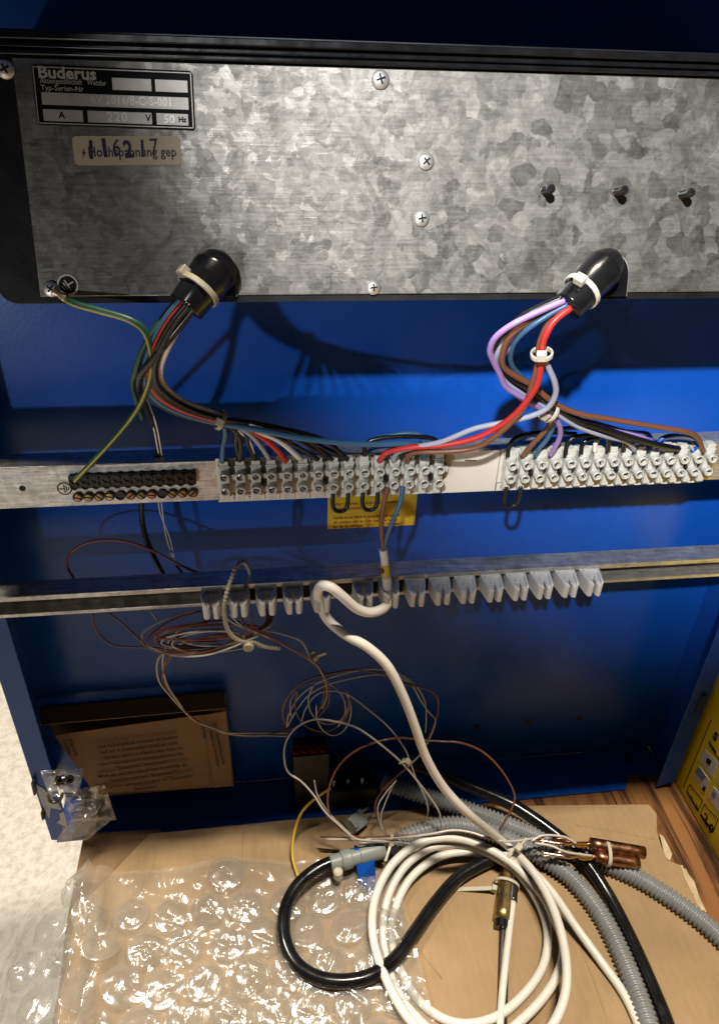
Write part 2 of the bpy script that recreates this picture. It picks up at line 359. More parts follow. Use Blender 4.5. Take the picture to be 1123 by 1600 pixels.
def tie(parent, c, axis, ra, rb=None, width=.0025, head=None, tail=None, m='nylon', u=None, hs=.0022):
    rb = rb or ra; mb = MB(); band(mb, c, axis, ra, rb, width, u)
    if head is not None:
        h = Vector(head); ax = Vector(axis).normalized(); o = (h-Vector(c)); o = (o-ax*o.dot(ax)).normalized(); t = ax.cross(o)
        M = Matrix((( *t, 0), (*ax, 0), (*o, 0), (0, 0, 0, 1))).transposed(); M.translation = h
        mb.box(-hs, hs, -hs*.9, hs*.9, -hs*.7, hs*.9, M)
        if tail is not None:
            tv = Vector(tail)-h; tn = tv.normalized(); mb.hexa([h-ax*.001+t*.0004, h+ax*.001+t*.0004, h+tv+ax*.001+t*.0004, h+tv-ax*.001+t*.0004], -t*.0008 if abs(t.dot(tn)) < .9 else o*.0008)
    return mb.build('cable_tie', m, parent, bevel=.0003)

# =================================================================== SETTING
fl = MB().box(-4, 4, -4, 4, -.54, -.50).build('floor', 'vinyl'); tag(fl, 'pale speckled vinyl floor below the table', None, kind='structure')

t = thing('table', 'brown oak table of grained boards under the cardboard and blue cabinet', 'table', (.3, -.2, -.50))
bx0 = -.1435; k = 0
for wd in (.108, .095, .112, .1, .0725, .118, .105, .11, .1):
    bd = MB().box(-wd/2+.0003, wd/2-.0003, -.55, .55, -.028, -.0005*(k % 2)).build('board', 'oak', None, bevel=.0006); bd.parent = t
    bd.matrix_basis = wm(t).inverted() @ Matrix.Translation((bx0+wd/2, -.25, 0)); bx0 += wd; k += 1
MB().box(-.10, .72, -.76, .26, -.10, -.0285).build('apron', 'oak', t)
for lx in (-.08, .70):
    for ly in (-.74, .24): MB().box(lx-.03, lx+.03, ly-.03, ly+.03, -.50, -.1005).build('leg', 'oak', t, bevel=.002)

# =================================================================== BLUE CABINET
XL, XR, FY = -.1665, .3235, -.040
cab = thing('sheet_metal_cabinet', 'blue painted sheet metal cabinet shell standing open on the table', 'cabinet', (.08, 0, 0))
MB().box(XL+.0012, XR-.0012, 0, .0012, .0012, .60).build('back_panel', 'blue', cab)
MB().box(XR-.0012, XR, FY, .0012, 0.002, .60).build('side_wall', 'blue', cab)
MB().box(XL, XL+.0012, FY, .0012, 0.030, .60).build('side_wall', 'blue', cab)
fr = MB().prism([(.3090, .0025), (.3235, .0075), (.3235, .600), (.3090, .600)], 0, .0012, Matrix.Translation((0, FY, 0)) @ Matrix.Rotation(pi/2, 4, 'X')).build('front_lip', 'blue', cab, bevel=.0004)
fl_ = MB().prism([(XL, .008), (-.1520, .004), (-.1520, .600), (XL, .600)], 0, .0012, Matrix.Translation((0, FY, 0)) @ Matrix.Rotation(pi/2, 4, 'X')).build('front_lip', 'blue', cab, bevel=.0004)
MB().prism([(XL+.0012, 0), (XL+.002, -.0385), (.284, -.0395), (.2925, -.0245), (.3085, -.0285), (XR-.0012, -.0275), (XR-.0012, 0)], .0002, .0014).build('bottom_lip', 'blue', cab, bevel=.0004)
# slots, latches and punched holes
def slot(pts, y, m='blue_dark'):
    return MB().hexa([aty(p[0], p[1], y) for p in pts], (0, -.0015, 0)).build('lip_latch', m, cab, bevel=.0004)
slot([(1096, 1084), (1104, 1084), (1094, 1111), (1084, 1113)], FY-.0014)
for (px, py) in ((745, 1135), (825, 1128), (905, 1122)):
    c = aty(px, py, 0); M = Matrix.Translation(c) @ Matrix.Rotation(pi/2, 4, 'X')
    MB().lathe([(.0024, 0), (.0028, .0004), (.0024, .0010), (.0010, .0013)], M, 12).build('hole_dark', 'black_plastic', cab, smooth=True)  # black domes stand in for the dark inside the punched holes
c = atz(983, 1187, .0014); MB().lathe([(.0030, .0001), (.0034, .0008), (.0026, .0014), (.0012, .0016)], Matrix.Translation(c), 12).build('hole_dark', 'black_plastic', cab, smooth=True)
# added roof out of view, shading the cabinet and gap above the unit
MB().box(-.19, .36, -.105, -.0003, .552, .5532).build('shade_roof', 'blue', cab)
MB().box(-.02, .0585, -.0575, -.0525, .5145, .5152).build('hood_edge', 'blue', cab)
MB().box(.0645, .21, -.0575, -.0525, .5145, .5152).build('hood_edge', 'blue', cab)
# left lip: white sticker and dark clip
def quad(parent, name, m, pts, y, th=.0004, label=None):
    return MB().hexa([aty(p[0], p[1], y) for p in pts], (0, -th, 0)).build(name, m, parent, label=label)
q = [(55.5, 1225), (68, 1232), (92, 1257), (97, 1266), (79, 1262), (77.5, 1279), (70, 1268), (62, 1246)]
P3 = [aty(p[0], p[1], FY-.0014) for p in q]
MB().prism([(p.x, p.z) for p in P3], FY*-1+.0014, FY*-1+.0017, Matrix.Rotation(pi/2, 4, 'X')).build('lip_sticker', 'sticker_white', cab, label='whitish grey sticker on the left lip')
q = [(93, 1271), (99, 1268), (106, 1293), (88, 1285), (94, 1281)]
P3 = [aty(p[0], p[1], FY-.0014) for p in q]
MB().prism([(p.x, p.z) for p in P3], .0414, .0417, Matrix.Rotation(pi/2, 4, 'X')).build('lip_sticker', 'sticker_white', cab, label='small white arrow shaped sticker on the left lip')
for pp in ([(50, 1218), (55, 1214), (58, 1236), (54, 1236)], [(65, 1264), (69, 1264), (71.5, 1274), (67, 1275)]):
    MB().hexa([aty(p[0], p[1], FY-.0012) for p in pp], (0, -.004, 0)).build('lip_latch', 'black_plastic', cab, bevel=.0004)

# =================================================================== CONTROL UNIT
TH = math.atan2(.025, .0804)
PO = Vector((-.0845, -.085, .4266)); PROT = Matrix.Rotation(pi/2-TH, 3, 'X'); PN = PROT @ Vector((0, 0, 1))
cu = thing('control_unit', 'black control unit with a galvanised back plate above the wires', 'control unit', PO, rot=PROT)
PI_ = wm(cu).inverted()
def pl(px, py, h=0.): p = PI_ @ onp(px, py, PO+PN*h, PN); return Vector((p.x, p.y, h))
PW, PH = .305, .0843
def rrect(x0, x1, y0, y1, r, n=6, corners=(1, 1, 1, 1)):
    out = []
    for (cx, cy, a0, on) in ((x1-r, y1-r, 0, corners[0]), (x0+r, y1-r, 90, corners[1]), (x0+r, y0+r, 180, corners[2]), (x1-r, y0+r, 270, corners[3])):
        if on: out += [(cx+r*cos(radians(a0+90*i/n)), cy+r*sin(radians(a0+90*i/n))) for i in range(n+1)]
        else: out.append((cx+(r if a0 in (0, 270) else -r), cy+(r if a0 in (0, 90) else -r)))
    return out
MB().prism(rrect(-.0165, PW+.016, -.0028, .094, .008, 8, (0, 0, 1, 1)), -.052, -.0012).build('housing', 'black_plastic', cu, smooth=True, bevel=.0012, local=True)
MB().prism([(0, 0), (PW, 0), (PW, PH), (0, PH)], -.0010, 0).build('galvanised_plate', 'galvanised', cu, local=True, bevel=.0003)
# ribs of the black frame along the top
for (a, b_, h) in ((.0850, .0868, .0012), (.0876, .0894, .0002), (.0900, .0928, .0016)):
    MB().box(-.0165, PW+.016, a, b_, -.0011, h).build('frame_rib', 'black_rubber', cu, bevel=.0005, local=True)
def screw(px, py, r, ang=0., dome=.5, m='screw_steel'):
    c = pl(px, py); M = Matrix.Translation(c) @ Matrix.Rotation(ang, 4, 'Z')
    s_ = MB().lathe([(r, .0001), (r, .0004), (r*.93, dome*r*.55), (r*.7, dome*r*.85), (r*.35, dome*r), (0.0002, dome*r*1.02)], M, 18).build('screw', m, cu, smooth=True, local=True)
    h = dome*r*.80
    MB().box(-r*.52, r*.52, -r*.11, r*.11, h, dome*r*1.06, M).box(-r*.11, r*.11, -r*.52, r*.52, h, dome*r*1.065, M).build('cross_recess', 'black_ink', s_, local=True)
for a in ((594, 124, .0036, .3), (665, 252, .0034, .7), (658, 341, .0033, .15), (583, 449, .0030, .1), (9, 108, .0034, .5), (80, 451, .0031, .9)): screw(*a)
# three threaded pins
for (px, py) in ((850, 298), (962, 300), (1064, 304)):
    c = pl(px, py); M = Matrix.Translation(c)
    pr = [(.0016, 0)]
    for i in range(8): pr += [(.0016, .0004+i*.0007), (.0012, .0007+i*.0007)]
    pr += [(.0015, .0062), (.0019, .0066), (.0019, .0078), (.0010, .0088)]
    MB().lathe(pr, M, 12).build('threaded_pin', 'dark_steel', cu, smooth=True, local=True)
# nameplate
A, B_, D_ = pl(48, 100), pl(299, 103), pl(66, 195)
nx, ny = A.x, D_.y; NW = B_.x-A.x; NH = A.y-D_.y

TI = Matrix.Identity(4)
npl = MB().prism(rrect(0, NW, 0, NH, .0012, 3), .0, .0006).build('nameplate', 'plate_black', cu, local=True, bevel=.0002, label='black nameplate with silver fields and white lettering')
npl.matrix_basis = Matrix.Translation((nx, ny, .0001)) @ Matrix.Rotation(radians(-.7), 4, 'Z')
def nf(u0, u1, v0, v1, m='silver_field'):
    return MB().box(u0*NW, u1*NW, (1-v1)*NH, (1-v0)*NH, .0006, .00075).build('field', m, npl, local=True)
for a in ((.49, .735, .17, .37), (.76, .965, .17, .37), (.045, .965, .455, .66), (.045, .29, .735, .93), (.32, .725, .735, .93), (.755, .958, .735, .93)): nf(*a)
fr_ = MB()
for (a, b_, c, d_) in ((.008, .992, .035, .05), (.008, .992, .962, .978), (.008, .014, .035, .978), (.986, .992, .035, .978)): fr_.box(a*NW, b_*NW, (1-d_)*NH, (1-c)*NH, .0006, .0009)
fr_.build('border_line', 'silver_field', npl, local=True)
def nt(u, v, txt, size, m, bold=0, sx=1, z=.00062, sp=1.): lettering(npl, txt, Matrix.Translation((u*NW, (1-v)*NH, z)), size, m, bold=bold, sx=sx, local=True, spacing=sp)
nt(.035, .215, 'Buderus', .0056, 'grey_ink', .00016, 1.12)
nt(.045, .305, 'Aktiengesellschaft   Wetzlar', .0026, 'grey_ink', 0, .80)
nt(.045, .42, 'Typ-Serien-Nr', .0026, 'grey_ink')
nt(.34, .61, 'AV 2016/8-C-S-001', .0042, 'screw_steel', .00006, .84, .00078, 1.08)
nt(.14, .88, 'A', .0032, 'black_ink', .0001, z=.00078); nt(.44, .90, '220', .0046, 'screw_steel', .00008, 1., .00078, 1.15)
nt(.685, .88, 'V', .0032, 'black_ink', .0001, z=.00078); nt(.80, .90, '50', .0042, 'screw_steel', .00008, 1., .00078); nt(.895, .875, 'Hz', .0026, 'black_ink', .0001, z=.00078)
# number sticker
a = pl(113, 212); b_ = pl(281, 211); c = pl(283, 254); d_ = pl(122, 258)
SW = b_.x-a.x; SH = a.y-d_.y
sk = MB().prism(rrect(0, SW, 0, SH, .0015, 4), 0, .00025).build('number_sticker', 'paper_warm', cu, local=True, label='cream sticker with a stamped number over printed words')
sk.matrix_basis = Matrix.Translation((a.x, d_.y, .0001)) @ Matrix.Rotation(radians(1.0), 4, 'Z')
lettering(sk, 'Hochspannung gep', Matrix.Translation((.0052, .0030, .0003)), .0049, 'purple_ink', bold=.00006, sx=.86, spacing=1.03, local=True)
for i, (ch, dx) in enumerate(zip('116217', (.0046, .0100, .0142, .0188, .0238, .0284))):
    lettering(sk, ch, Matrix.Translation((dx, .0026+.0004*((i*7) % 3), .00042)) @ Matrix.Rotation(radians((-4, 3, -2, 4, -3, 2)[i]), 4, 'Z'), .0084, 'purple_ink', bold=(.00035, .0004, .0000, .00025, .0002, .0)[i], sx=.8, local=True)
MB().prism([(.0042, .0060), (.0028, .0040), (.0036, .0042), (.0030, .0022), (.0046, .0046), (.0038, .0044)], .0003, .00036).build('lettering', 'purple_ink', sk, local=True)
# earth symbol disc
c = pl(106, 445)
ed = MB().lathe([(.0041, 0), (.0041, .0003)], None, 24).build('earth_symbol', 'paper', cu, local=True); ed.matrix_basis = Matrix.Translation(c)
MB().lathe([(.0034, .0003), (.0034, .0004)], None, 24).build('symbol_ground', 'black_ink', ed, local=True)
ms = MB(); R_ = Matrix.Rotation(radians(-62), 4, 'Z')
for (x0, x1, y) in ((-.0022, .0022, .0), (-.0015, .0015, -.0010), (-.0008, .0008, -.0020)): ms.box(x0, x1, y-.00022, y+.00022, .0004, .0005, R_)
ms.box(-.00022, .00022, .0, .0026, .0004, .00051, R_); ms.build('symbol_lines', 'paper', ed, local=True)
# rubber boots where the harnesses leave the plate
def boot(arch, axis, radii, tpos, trad, hd):
    L0, L1, top = arch
    a = pl(L0[0], L0[1]); b_ = pl(L1[0], L1[1]); t_ = pl(top[0], top[1]); hw = (b_.x-a.x)/2; cx = (a.x+b_.x)/2; yb = a.y
    poly = [(cx-hw, yb)]+[(cx-hw*cos(pi*i/14), t_.y-hw+hw*sin(pi*i/14)) for i in range(15)]+[(cx+hw, yb)]
    rim = MB().prism([(cx+(x-cx)*1.05, y+(.0004 if y > yb else 0)) for x, y in poly], .0001, .0008).build('slot_edge', 'zinc_rail', cu, local=True)
    MB().prism(poly, .0002, .0016).build('boot_flange', 'black_rubber', cu, bevel=.0006, local=True)
    pts = [PI_ @ onp(p[0], p[1], PO+PN*p[2], PN) for p in axis]
    bo = MB().tube(pts, radii, 20, 8).build('cable_boot', 'black_rubber', cu, smooth=2, local=True)
    return bo
boot(((300, 463), (369, 463), (335, 392)), [(346, 400, .0005), (341, 411, .003), (334, 424, .0055), (322, 440, .008), (307, 458, .0105), (290, 480, .012)], [.0035, .0075, .0092, .0088, .0077, .0073], None, None, None)
boot(((908, 463), (976, 463), (955, 392)), [(960, 400, .0005), (952, 409, .003), (940, 421, .0055), (925, 436, .008), (908, 456, .0105), (886, 479, .012)], [.0032, .0066, .0088, .0085, .0074, .0070], None, None, None)
def onplate(px, py, h): return onp(px, py, PO+PN*h, PN)
c = onplate(310, 452, .0100); ax = onplate(290, 480, .012)-onplate(334, 424, .0055)
tie(cu, c, ax, .0082, width=.0024, head=onplate(287, 424, .0125), u=(1, 0, 0), m='nylon_dull')
c = onplate(908, 455, .0100); ax = onplate(886, 479, .012)-onplate(940, 421, .0055)
tie(cu, c, ax, .0079, width=.0024, head=onplate(906, 437, .0175), u=(1, 0, 0))

# =================================================================== RAILS
RY = -.055
R1T, R1B = .3322, .3082
rail = thing('mounting_rail', 'galvanised upper mounting rail carrying the white terminal strips', 'rail', (.08, RY, R1B))
MB().box(-.175, .345, RY, RY+.0012, R1B, R1T).build('face', 'zinc_rail', rail, bevel=.0005)
MB().box(-.175, .345, RY+.0013, RY+.0140, R1T-.0012, R1T).build('top_flange', 'zinc_rail', rail)
MB().box(-.175, .345, RY+.0013, RY+.0140, R1B, R1B+.0012).build('bottom_flange', 'zinc_rail', rail)
for x in (-.166, .336): MB().box(x-.005, x+.005, RY+.0013, FY-.0013, R1B+.0013, R1T-.0013).build('bracket', 'zinc_rail', rail)
c = aty(35, 763, RY); FR = Matrix.Rotation(pi/2, 4, 'X')     # local XY -> room XZ, local Z -> towards the viewer
MB().lathe([(.0016, .00005), (.0016, .0002)], Matrix.Translation(c) @ FR, 12).build('rivet_hole', 'black_ink', rail)
c = aty(101, 763, RY)
es = MB().lathe([(.0040, 0), (.0040, .0003)], Matrix.Translation(c) @ FR, 24).build('earth_symbol', 'paper', rail)
ms = MB().lathe([(.0037, .0003), (.0037, .00034)], Matrix.Translation(c) @ FR, 24); ms.build('symbol_ground', 'black_ink', es)
MB().lathe([(.0030, .00034), (.0030, .0004)], Matrix.Translation(c) @ FR, 24).build('symbol_ground', 'paper', es)
ms = MB(); M = Matrix.Translation(c) @ FR @ Matrix.Rotation(radians(90), 4, 'Z')
for (x0, x1, y) in ((-.0024, .0024, 0), (-.0017, .0017, -.0010), (-.0009, .0009, -.0020)): ms.box(x0, x1, y-.00027, y+.00027, .0004, .0005, M)
ms.box(-.0003, .0003, 0, .0028, .0004, .00051, M); ms.build('symbol_lines', 'black_ink', es)
# earth bar: dark perforated bar and twelve slotted screws below it
eb = thing('earth_terminal_bar', 'dark perforated earth terminal bar with twelve slotted screws on the upper rail', 'terminal bar', aty(210, 750, RY))
a = aty(112, 765, RY); b_ = aty(308, 757, RY); zt = aty(210, 737, RY).z; zb = aty(210, 761, RY-.003).z
bar = MB().box(a.x, b_.x, RY-.0030, RY-.0002, zb, zt).build('bar', 'black_plastic', eb, bevel=.0006)
for i in range(12):
    x = a.x+.0025+(b_.x-a.x-.005)*i/11
    for zz in (.0020, .0056):
        MB().lathe([(.0017, .0002), (.0021, .0003), (.0021, .0009), (.0015, .0009), (.0014, .0003)], Matrix.Translation((x, RY-.0030, zb+zz)) @ FR, 12).build('wire_port', 'black_rubber', eb)
    z0 = aty(210, 773.5, RY-.001).z
    MB().lathe([(.0026, 0), (.0026, .0012), (.0023, .0012), (.0023, .0004)], Matrix.Translation((x, RY-.0002, z0)) @ FR, 14).build('screw_socket', 'black_plastic', eb, smooth=True)
    if i not in (4, 8):
        an = random.uniform(-.9, .9); M = Matrix.Translation((x, RY-.0005, z0)) @ FR @ Matrix.Rotation(an, 4, 'Z')
        sc = MB().lathe([(.0021, 0), (.0021, .0010), (.0018, .0014), (.0003, .0015)], M, 14).build('screw', random.choice(['brass', 'copper', 'wire_end', 'brass']), eb, smooth=True)
        MB().box(-.0019, .0019, -.0004, .0004, .0009, .00155, M).build('screw_slot', 'black_ink', sc)

# ---- terminal strips: one pole built once and copied
ZC = .3215
CYU, CYL = aty(374, 747, RY-.0113).z-ZC, aty(374, 768.5, RY-.0113).z-ZC
def pole_meshes():
    m = MB()
    m.box(-.0024, .0024, -.0010, .0100, 0, .0060)               # upper body (local Z = forward)
    m.box(-.0019, .0019, -.0105, -.0010, .0, .0048)             # slimmer lower body
    m.box(-.0028, .0028, .0096, .0110, .0004, .0056)
    m.box(-.0022, .0022, .0110, .0134, .0008, .0052)            # wire throat on top
    m.box(.0024, .0057, .0010, .0046, .0004, .0034)             # web to the next pole
    for cy in (CYU, CYL):
        m.lathe([(.0026, .0044), (.00245, .0100), (.0021, .0103), (.0017, .0100), (.00165, .0074)], Matrix.Translation((0, cy, 0)), 16)
    body = m.data('terminal', 'milky', True)
    s_ = MB().lathe([(.0016, 0), (.0016, .0006), (.0012, .0009), (.0003, .0010)], None, 12).data('screw', 'screw_steel', True)
    sl = MB().box(-.00145, .00145, -.00035, .00035, .0006, .00115).data('screw_slot', 'black_ink')
    return body, s_, sl
PB, PS, PSL = pole_meshes()
def strip(label, xs, yref, zc, tilt):
    st = thing('terminal_strip', label, 'terminal strip', (xs[0], RY, zc))
    st['group'] = 'terminal strips on the upper rail'
    Mi = wm(st).inverted()
    for i, x in enumerate(xs):
        o = bpy.data.objects.new('terminal', PB); COL.objects.link(o); o.parent = st
        o.matrix_basis = Mi @ Matrix.Translation((x, RY-.0011, zc+tilt*(x-xs[0]))) @ FR @ Matrix.Rotation(random.uniform(-.015, .015), 4, 'Z')
        bv = o.modifiers.new('bevel', 'BEVEL'); bv.width = .00035; bv.segments = 2; bv.limit_method = 'ANGLE'; bv.angle_limit = radians(50)
        for cy in (CYU, CYL):
            q = bpy.data.objects.new('screw', PS); COL.objects.link(q); q.parent = o
            q.matrix_basis = Matrix.Translation((0, cy, .0078)) @ Matrix.Rotation(random.uniform(-1.2, 1.2), 4, 'Z')
            # the slot is cut as a dark bar in the head
            q2 = bpy.data.objects.new('screw_slot', PSL); COL.objects.link(q2); q2.parent = o; q2.matrix_basis = q.matrix_basis.copy()
    return st
LX0, LX1 = aty(351, 750, RY-.006).x, aty(684, 740, RY-.006).x
lxs = [LX0+(LX1-LX0)*i/14 for i in range(15)]
RX0, RX1 = aty(795, 735, RY-.006).x, aty(1103, 722, RY-.006).x
rxs = [RX0+(RX1-RX0)*i/14 for i in range(15)]
ZC = .3215
stl = strip('milky white terminal strip beside the earth bar, above the yellow label', lxs, 0, ZC, 0)
strr = strip('milky white terminal strip right of the blank stapled paper card', rxs, 0, ZC+.0005, 0)
def mount_screws(st, xs, idx):
    for i in idx:
        x = (xs[i]+xs[i+1])/2; M = Matrix.Translation((x, RY-.0052, ZC-.0006)) @ FR
        s_ = MB().lathe([(.0024, -.004), (.0024, .0004), (.0018, .0010), (.0003, .0012)], M, 14).build('mounting_screw', 'dark_steel', st, smooth=True)
        MB().box(-.0016, .0016, -.0003, .0003, .0008, .0014, M).box(-.0003, .0003, -.0016, .0016, .0008, .0014, M).build('cross_recess', 'black_ink', s_)
mount_screws(stl, lxs, (2, 6, 10, 13)); mount_screws(strr, rxs, (1, 3, 7, 12))
# printed paper strips behind the poles
def label_strip(st, x0, x1, marks, cells):
    ps = MB().box(x0, x1, RY-.0009, RY-.0001, R1B-.0006, R1T+.0016).build('label_strip', 'paper', st)
    for x, z, tx, sz in marks: lettering(ps, tx, Matrix.Translation((x, RY-.00095, z)) @ FR, sz, 'black_ink', align='CENTER')
    g = MB()
    for (xa, xb) in cells:
        g.box(xa, xa+.00025, RY-.00096, RY-.0009, R1B+.0002, R1B+.0045); g.box(xa, xb, RY-.00096, RY-.0009, R1B+.0044, R1B+.0047)
    g.build('printed_lines', 'black_ink', ps)
pt_ = lxs[1]-lxs[0]
label_strip(stl, lxs[0]-.0042, lxs[14]+.0040, [(lxs[0]+.004, R1B+.0012, '/', .004), (lxs[1]+.004, R1B+.0012, '-', .004), (lxs[4], R1B+.0006, 'BR', .003), (lxs[7]+.003, R1B+.0006, 'SI', .004), (lxs[9]+.003, R1B+.0006, 'TB', .004), (lxs[11]+.003, R1B+.001, 'BF', .003), (lxs[13], R1B+.001, 'LP', .0036)]+
    [(lxs[i]+pt_/2, R1T-.0028, tx, .0042) for i, tx in enumerate(('KL', 'm', 'ge', 'c', 'm', 'RL', '4', '8', '7', '9', '6', '5', '3', '2'))], [(lxs[i]-pt_/2, lxs[i]+pt_/2) for i in range(0, 15)])
label_strip(strr, rxs[0]-.0040, rxs[14]+.0040, [(rxs[0], R1B+.0008, 'FR', .003), (rxs[3], R1B+.0016, 'HK', .0036), (rxs[9], R1B+.0016, 'HK', .0036), (rxs[13], R1B+.0016, 'SP', .003)], [(rxs[i]-pt_/2, rxs[j]+pt_/2) for i, j in ((0, 0), (1, 5), (6, 11), (12, 14))])
# blank stapled card between the strips
a = aty(690, 740, RY); b_ = aty(783, 740, RY)
pc = tag(MB().box(lxs[14]+.0045, rxs[0]-.0046, RY-.0012, RY-.0003, R1B-.0004, R1T+.0012).build('paper_card', 'paper', None), 'blank cream paper card stapled between the two terminal strips', 'paper card')
c = aty(735, 719, RY-.0012)
MB().tube([c+Vector((-.003, 0, .0001)), c+Vector((-.0029, -.0004, .0001)), c+Vector((.0029, -.0004, -.0001)), c+Vector((.003, 0, -.0001))], .0003, 6, smooth=False).build('staple', 'dark_steel', pc)
# jumpers
def jumper(st, m, pts, y0, y1, r=.00125): wire(st, m, ypath(pts, y0, y1), r, 'jumper_wire')
zl = ZC-.0105
def ubend(st, xa, xb, drop=.0088):
    xm = (xa+xb)/2; y = RY-.0062
    wire(st, 'black_pvc', [Vector((xa, y, zl+.002)), Vector((xa, y, zl-drop*.55)), Vector((xa+(xm-xa)*.35, y-.0004, zl-drop*.9)), Vector((xm, y-.0005, zl-drop)), Vector((xb-(xb-xm)*.35, y-.0004, zl-drop*.9)), Vector((xb, y, zl-drop*.55)), Vector((xb, y, zl+.002))], .0012, 'jumper_wire')
ubend(stl, lxs[7], lxs[8]); ubend(stl, lxs[9], lxs[10]); ubend(strr, rxs[0], rxs[1], .0105)
jumper(stl, 'black_pvc', [(570, 722), (570, 700), (576, 690), (600, 684), (640, 682), (672, 684), (683, 692), (684, 718)], RY-.005, RY-.005)
jumper(stl, 'blue_wire', [(572, 690), (600, 682), (640, 677), (661, 684), (661, 716)], RY-.002, RY-.005)
jumper(strr, 'black_pvc', [(793, 716), (795, 698), (806, 684), (830, 677), (860, 676), (900, 678)], RY-.006, RY-.004)
jumper(strr, 'black_pvc', [(883, 714), (886, 694), (898, 683), (922, 680), (940, 682)], RY-.006, RY-.004)
jumper(strr, 'black_pvc', [(907, 712), (911, 692), (928, 684), (948, 683)], RY-.006, RY-.004)
jumper(strr, 'black_pvc', [(950, 706), (950, 690), (955, 684), (968, 684), (974, 690), (973, 704)], RY-.006, RY-.005)
jumper(strr, 'white_wire', [(929, 706), (930, 693), (934, 687)], RY-.006, RY-.005)
jumper(strr, 'jumper_blue', [(840, 690), (845, 680), (870, 671), (920, 668), (975, 671), (1008, 676), (1018, 690), (1014, 705)], RY-.004, RY-.006)
jumper(strr, 'jumper_blue', [(1025, 703), (1030, 689), (1045, 681), (1072, 680), (1090, 687), (1086, 700), (1081, 706)], RY-.006, RY-.006)

# ---- lower rail
R2T, R2B = .2506, .2358
rail2 = thing('mounting_rail', 'galvanised lower channel rail holding the grey cable clamps', 'rail', (.08, RY, R2B))
MB().box(-.175, .345, RY, RY+.0012, R2T-.0034, R2T).build('upper_lip', 'zinc_rail', rail2, bevel=.0004)
MB().box(-.175, .345, RY, RY+.0012, R2B, R2B+.0026).build('lower_lip', 'zinc_rail', rail2, bevel=.0004)
MB().box(-.175, .345, RY+.0013, RY+.0125, R2T-.0012, R2T).build('top_flange', 'zinc_rail', rail2)
MB().box(-.175, .345, RY+.0013, RY+.0125, R2B, R2B+.0012).build('bottom_flange', 'zinc_rail', rail2)
MB().box(-.175, .345, RY+.0126, RY+.0138, R2B, R2T).build('web', 'zinc_rail', rail2)
for i in range(16):
    x = -.155+.0125*i if i < 9 else .205+.0155*(i-9)
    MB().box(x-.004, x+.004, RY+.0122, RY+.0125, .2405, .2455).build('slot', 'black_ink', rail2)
# ---- clamps
def clamp_meshes():
    half = [(.0060, 0), (.0062, -.0020), (.0046, -.0125), (.0041, -.0140), (.0034, -.0147), (.0020, -.0147), (.0012, -.0140), (.0009, -.0125), (.0007, -.0080)]
    arc = [(.0019*sin(a), -.0060-.0019*cos(a)) for a in [radians(x) for x in (28, 60, 90, 120, 150)]]
    right = half+arc; poly = right+[(0, -.0041)]+[(-x, y) for x, y in reversed(right)]
    m = MB().prism(poly, -.0045, .0036)
    for s_ in (1, -1):
        w_ = [(.0060*s_, 0), (.0062*s_, -.0020), (.0046*s_, -.0125), (.0041*s_, -.0140), (.0034*s_, -.0147), (.0024*s_, -.0147), (.0032*s_, -.0125), (.0046*s_, -.0022), (.0030*s_, -.0008), (.0030*s_, 0)]
        m.prism(w_, .0036, .0052)
    m.box(-.0030, .0030, -.0008, 0, .0036, .0052)
    return m.data('jaw', 'clamp_grey', True)
CM = clamp_meshes()
FOOT = MB().box(-.0045, .0045, .0002, .0060, -.0030, .0030).data('foot', 'clamp_grey', True)
cl_px = (331, 373, 415, 457, 500, 566, 606, 647, 685, 724, 765, 804, 842, 881, 919)
ordn = ('first', 'second', 'third', 'fourth', 'fifth', 'sixth', 'seventh', 'eighth', 'ninth', 'tenth', 'eleventh', 'twelfth', 'thirteenth', 'fourteenth', 'last')
clabs = {4: 'grey cable clamp where the white cable loops down, left of the gap', 5: 'grey cable clamp just right of the gap, crossed by the white cable loop', 6: 'grey cable clamp gripping the white sleeve of the cable', 0: 'leftmost grey cable clamp on the lower rail', 14: 'rightmost grey cable clamp on the lower rail'}
for i, px in enumerate(cl_px):
    p = aty(px, 925-(px-331)*.0605, RY)
    o = thing('cable_clamp', clabs.get(i, 'grey plastic cable clamp, %s from the left on the lower rail' % ordn[i]), 'cable clamp', (p.x, RY-.0002, .2432), 'cable clamps on the lower rail')
    o.rotation_euler = (0, 0, random.uniform(-.03, .03)) if i < 5 else (0, 0, random.uniform(-.04, .01))
    for nm, me in (('jaw', CM), ('foot', FOOT)):
        q = bpy.data.objects.new(nm, me); COL.objects.link(q); q.parent = o
        bv = q.modifiers.new('bevel', 'BEVEL'); bv.width = .00022; bv.segments = 2; bv.limit_method = 'ANGLE'; bv.angle_limit = radians(50)

# ---- yellow warning label on the back panel
a = aty(512, 767, 0); b_ = aty(652, 767, 0); c = aty(513, 826, 0)
yl = tag(MB().box(a.x, b_.x, -.0004, -.0001, c.z, a.z+.006).build('warning_label', 'yellow_label', None), 'yellow warning label with red print on the blue panel', 'label')
LW = b_.x-a.x
for i, tx in enumerate(('Vor Einschrauben der Steckerleisten Klemm-', 'schrauben fest anziehen.', '', 'After insertion of strip lock in position', 'terminal screws.', '', 'Après avoir fiché la languette de prises', 'de courant serrer d\'en manière ferme', 'les vis de serrage.                    723 846')):
    if tx: lettering(yl, tx, Matrix.Translation((a.x+.0035, -.00045, a.z-.0005-.00345*i)) @ FR, .0031, 'red_ink', bold=.00006, sx=.88)

